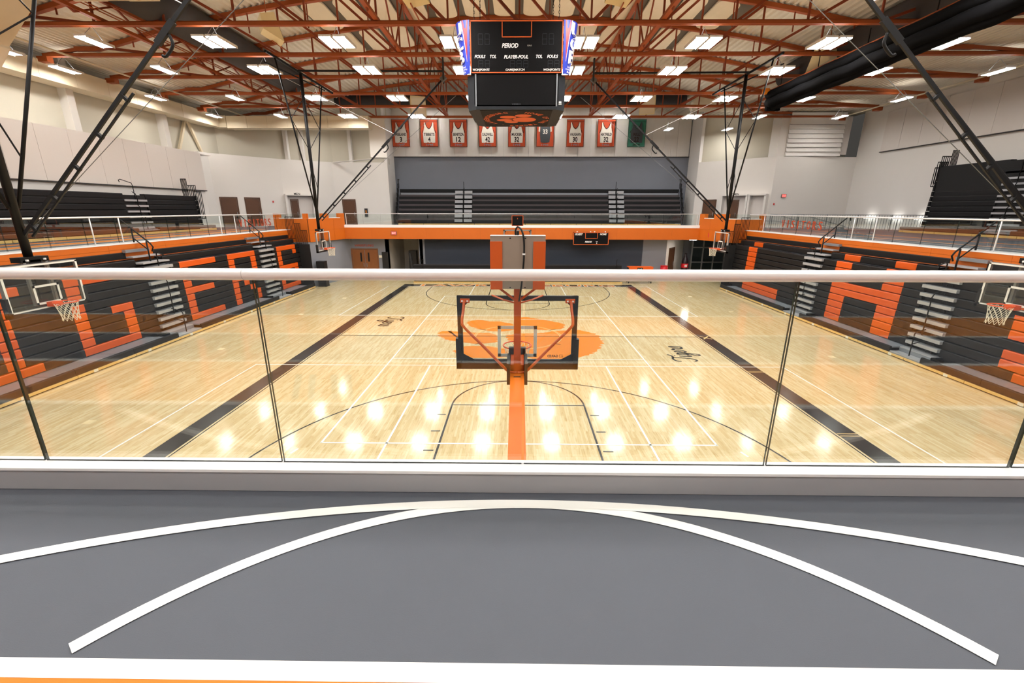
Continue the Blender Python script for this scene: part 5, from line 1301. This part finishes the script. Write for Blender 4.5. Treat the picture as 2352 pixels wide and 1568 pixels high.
# ================================================================== RIGHT BALCONY STAIR GUARD AND WALL LIGHTS
pg = thing('picket_guard', 'long grey picket guard in front of the right white wall', 'railing', (20, 16.5, ZM))
A, B = Vector((19.3, 17.2)), Vector((26.3, 11.6)); n = 62
mb = MB()
for k in range(n + 1):
    p = A + (B - A) * k / n; mb.bar((p.x, p.y, ZM + .1), (p.x, p.y, ZM + 1.05), .018)
mb.build('pickets', 'alu_frame', pg)['kind'] = 'stuff'
for z in (ZM + .1, ZM + 1.07): MB().bar((A.x, A.y, z), (B.x, B.y, z), .045).build('rail', 'alu_frame', pg)
for k in range(6):
    p = A + (B - A) * k / 5; MB().bar((p.x, p.y, ZM), (p.x, p.y, ZM + 1.1), .045).build('post', 'alu_frame', pg)
for k, (x, y) in enumerate(((18.6, 16.5), (20.2, 16.0))):
    r = thing('stair_rail', ['left', 'right'][k] + ' grey sloping stair handrail behind the right orange letters', 'railing', (x, y, ZM))
    for dz in (0, .45): MB().tube([(x, y, ZM + 1.05 - dz), (x + .6, y - .3, ZM + 1.05 - dz), (x + 3.2, y - 1.6, ZM - .0 + .2 - dz * .4)], .022, 8).build('rail', 'alu_frame', r, smooth=True)
    MB().tube([(x, y, ZM), (x, y, ZM + 1.05)], .022, 8).build('post', 'alu_frame', r)
for k, y in enumerate((17.5, 15.05, 12.9)):
    r = thing('wall_light', ['farthest', 'middle', 'nearest'][k] + ' of three bright wall lights low on the right wall', 'light', (26.95, y, 4.62), 'low wall lights on the right')
    MB().box(26.88, 27.18, y - .45, y + .45, 4.62, 4.68).build('housing', 'alu_white', r); MB().box(26.92, 27.14, y - .42, y + .42, 4.68, 4.70).build('lens', 'wall_lamp', r); MB().box(26.92, 27.14, y - .42, y + .42, 4.60, 4.62).build('lens', 'wall_lamp', r)

for k, x in enumerate((-8.2, -2.7, 2.8, 8.3)):
    t = thing('wall_washer', '%s small downlight above the jersey banners' % ['leftmost', 'second', 'third', 'rightmost'][k], 'light', (x, 26.0, 14.25), 'downlights above the banners')
    MB().box(x - .22, x + .22, 25.8, 26.2, 14.26, 14.5).build('housing', 'duct_dark', t); MB().quad((x - .18, 25.84, 14.255), (x - .18, 26.16, 14.255), (x + .18, 26.16, 14.255), (x + .18, 25.84, 14.255)).build('lens', 'washer', t)
    MB().bar((x, 26, 14.5), (x, 26, zt(x) + .12), .03).build('stem', 'duct_dark', t)
for k, (x, y) in enumerate(((-18.9, 23.6), (-15.2, 25.15), (-19.9, 22.85))):
    tag(MB().box(x - .14, x + .14, y - .25, y + .1, ZW, 13).build('column', 'wall_light'), ['middle', 'right', 'left'][k] + ' slim white column on the recessed wall above the left restroom', 'column', 'slim columns above the left restroom')

bh = thing('bulkhead', 'cream sloping bulkhead at the top left corner', 'bulkhead', (-21, 1, 10.4))
MB().prism([(-23.8, 13.5), (-17.9, 13.35), (-20.0, 11.3), (-20.75, 10.4), (-23.8, 10.4)], lambda u, v, d: (u, d, v), -9, 1.45).build('body', 'duct_white', bh, fix=True)
MB().prism([(-20.02, 11.33), (-20.77, 10.43), (-20.8, 10.33), (-20.0, 11.2)], lambda u, v, d: (u, d, v), -9, 1.47).build('edge_trim', 'panel_cream', bh, fix=True)
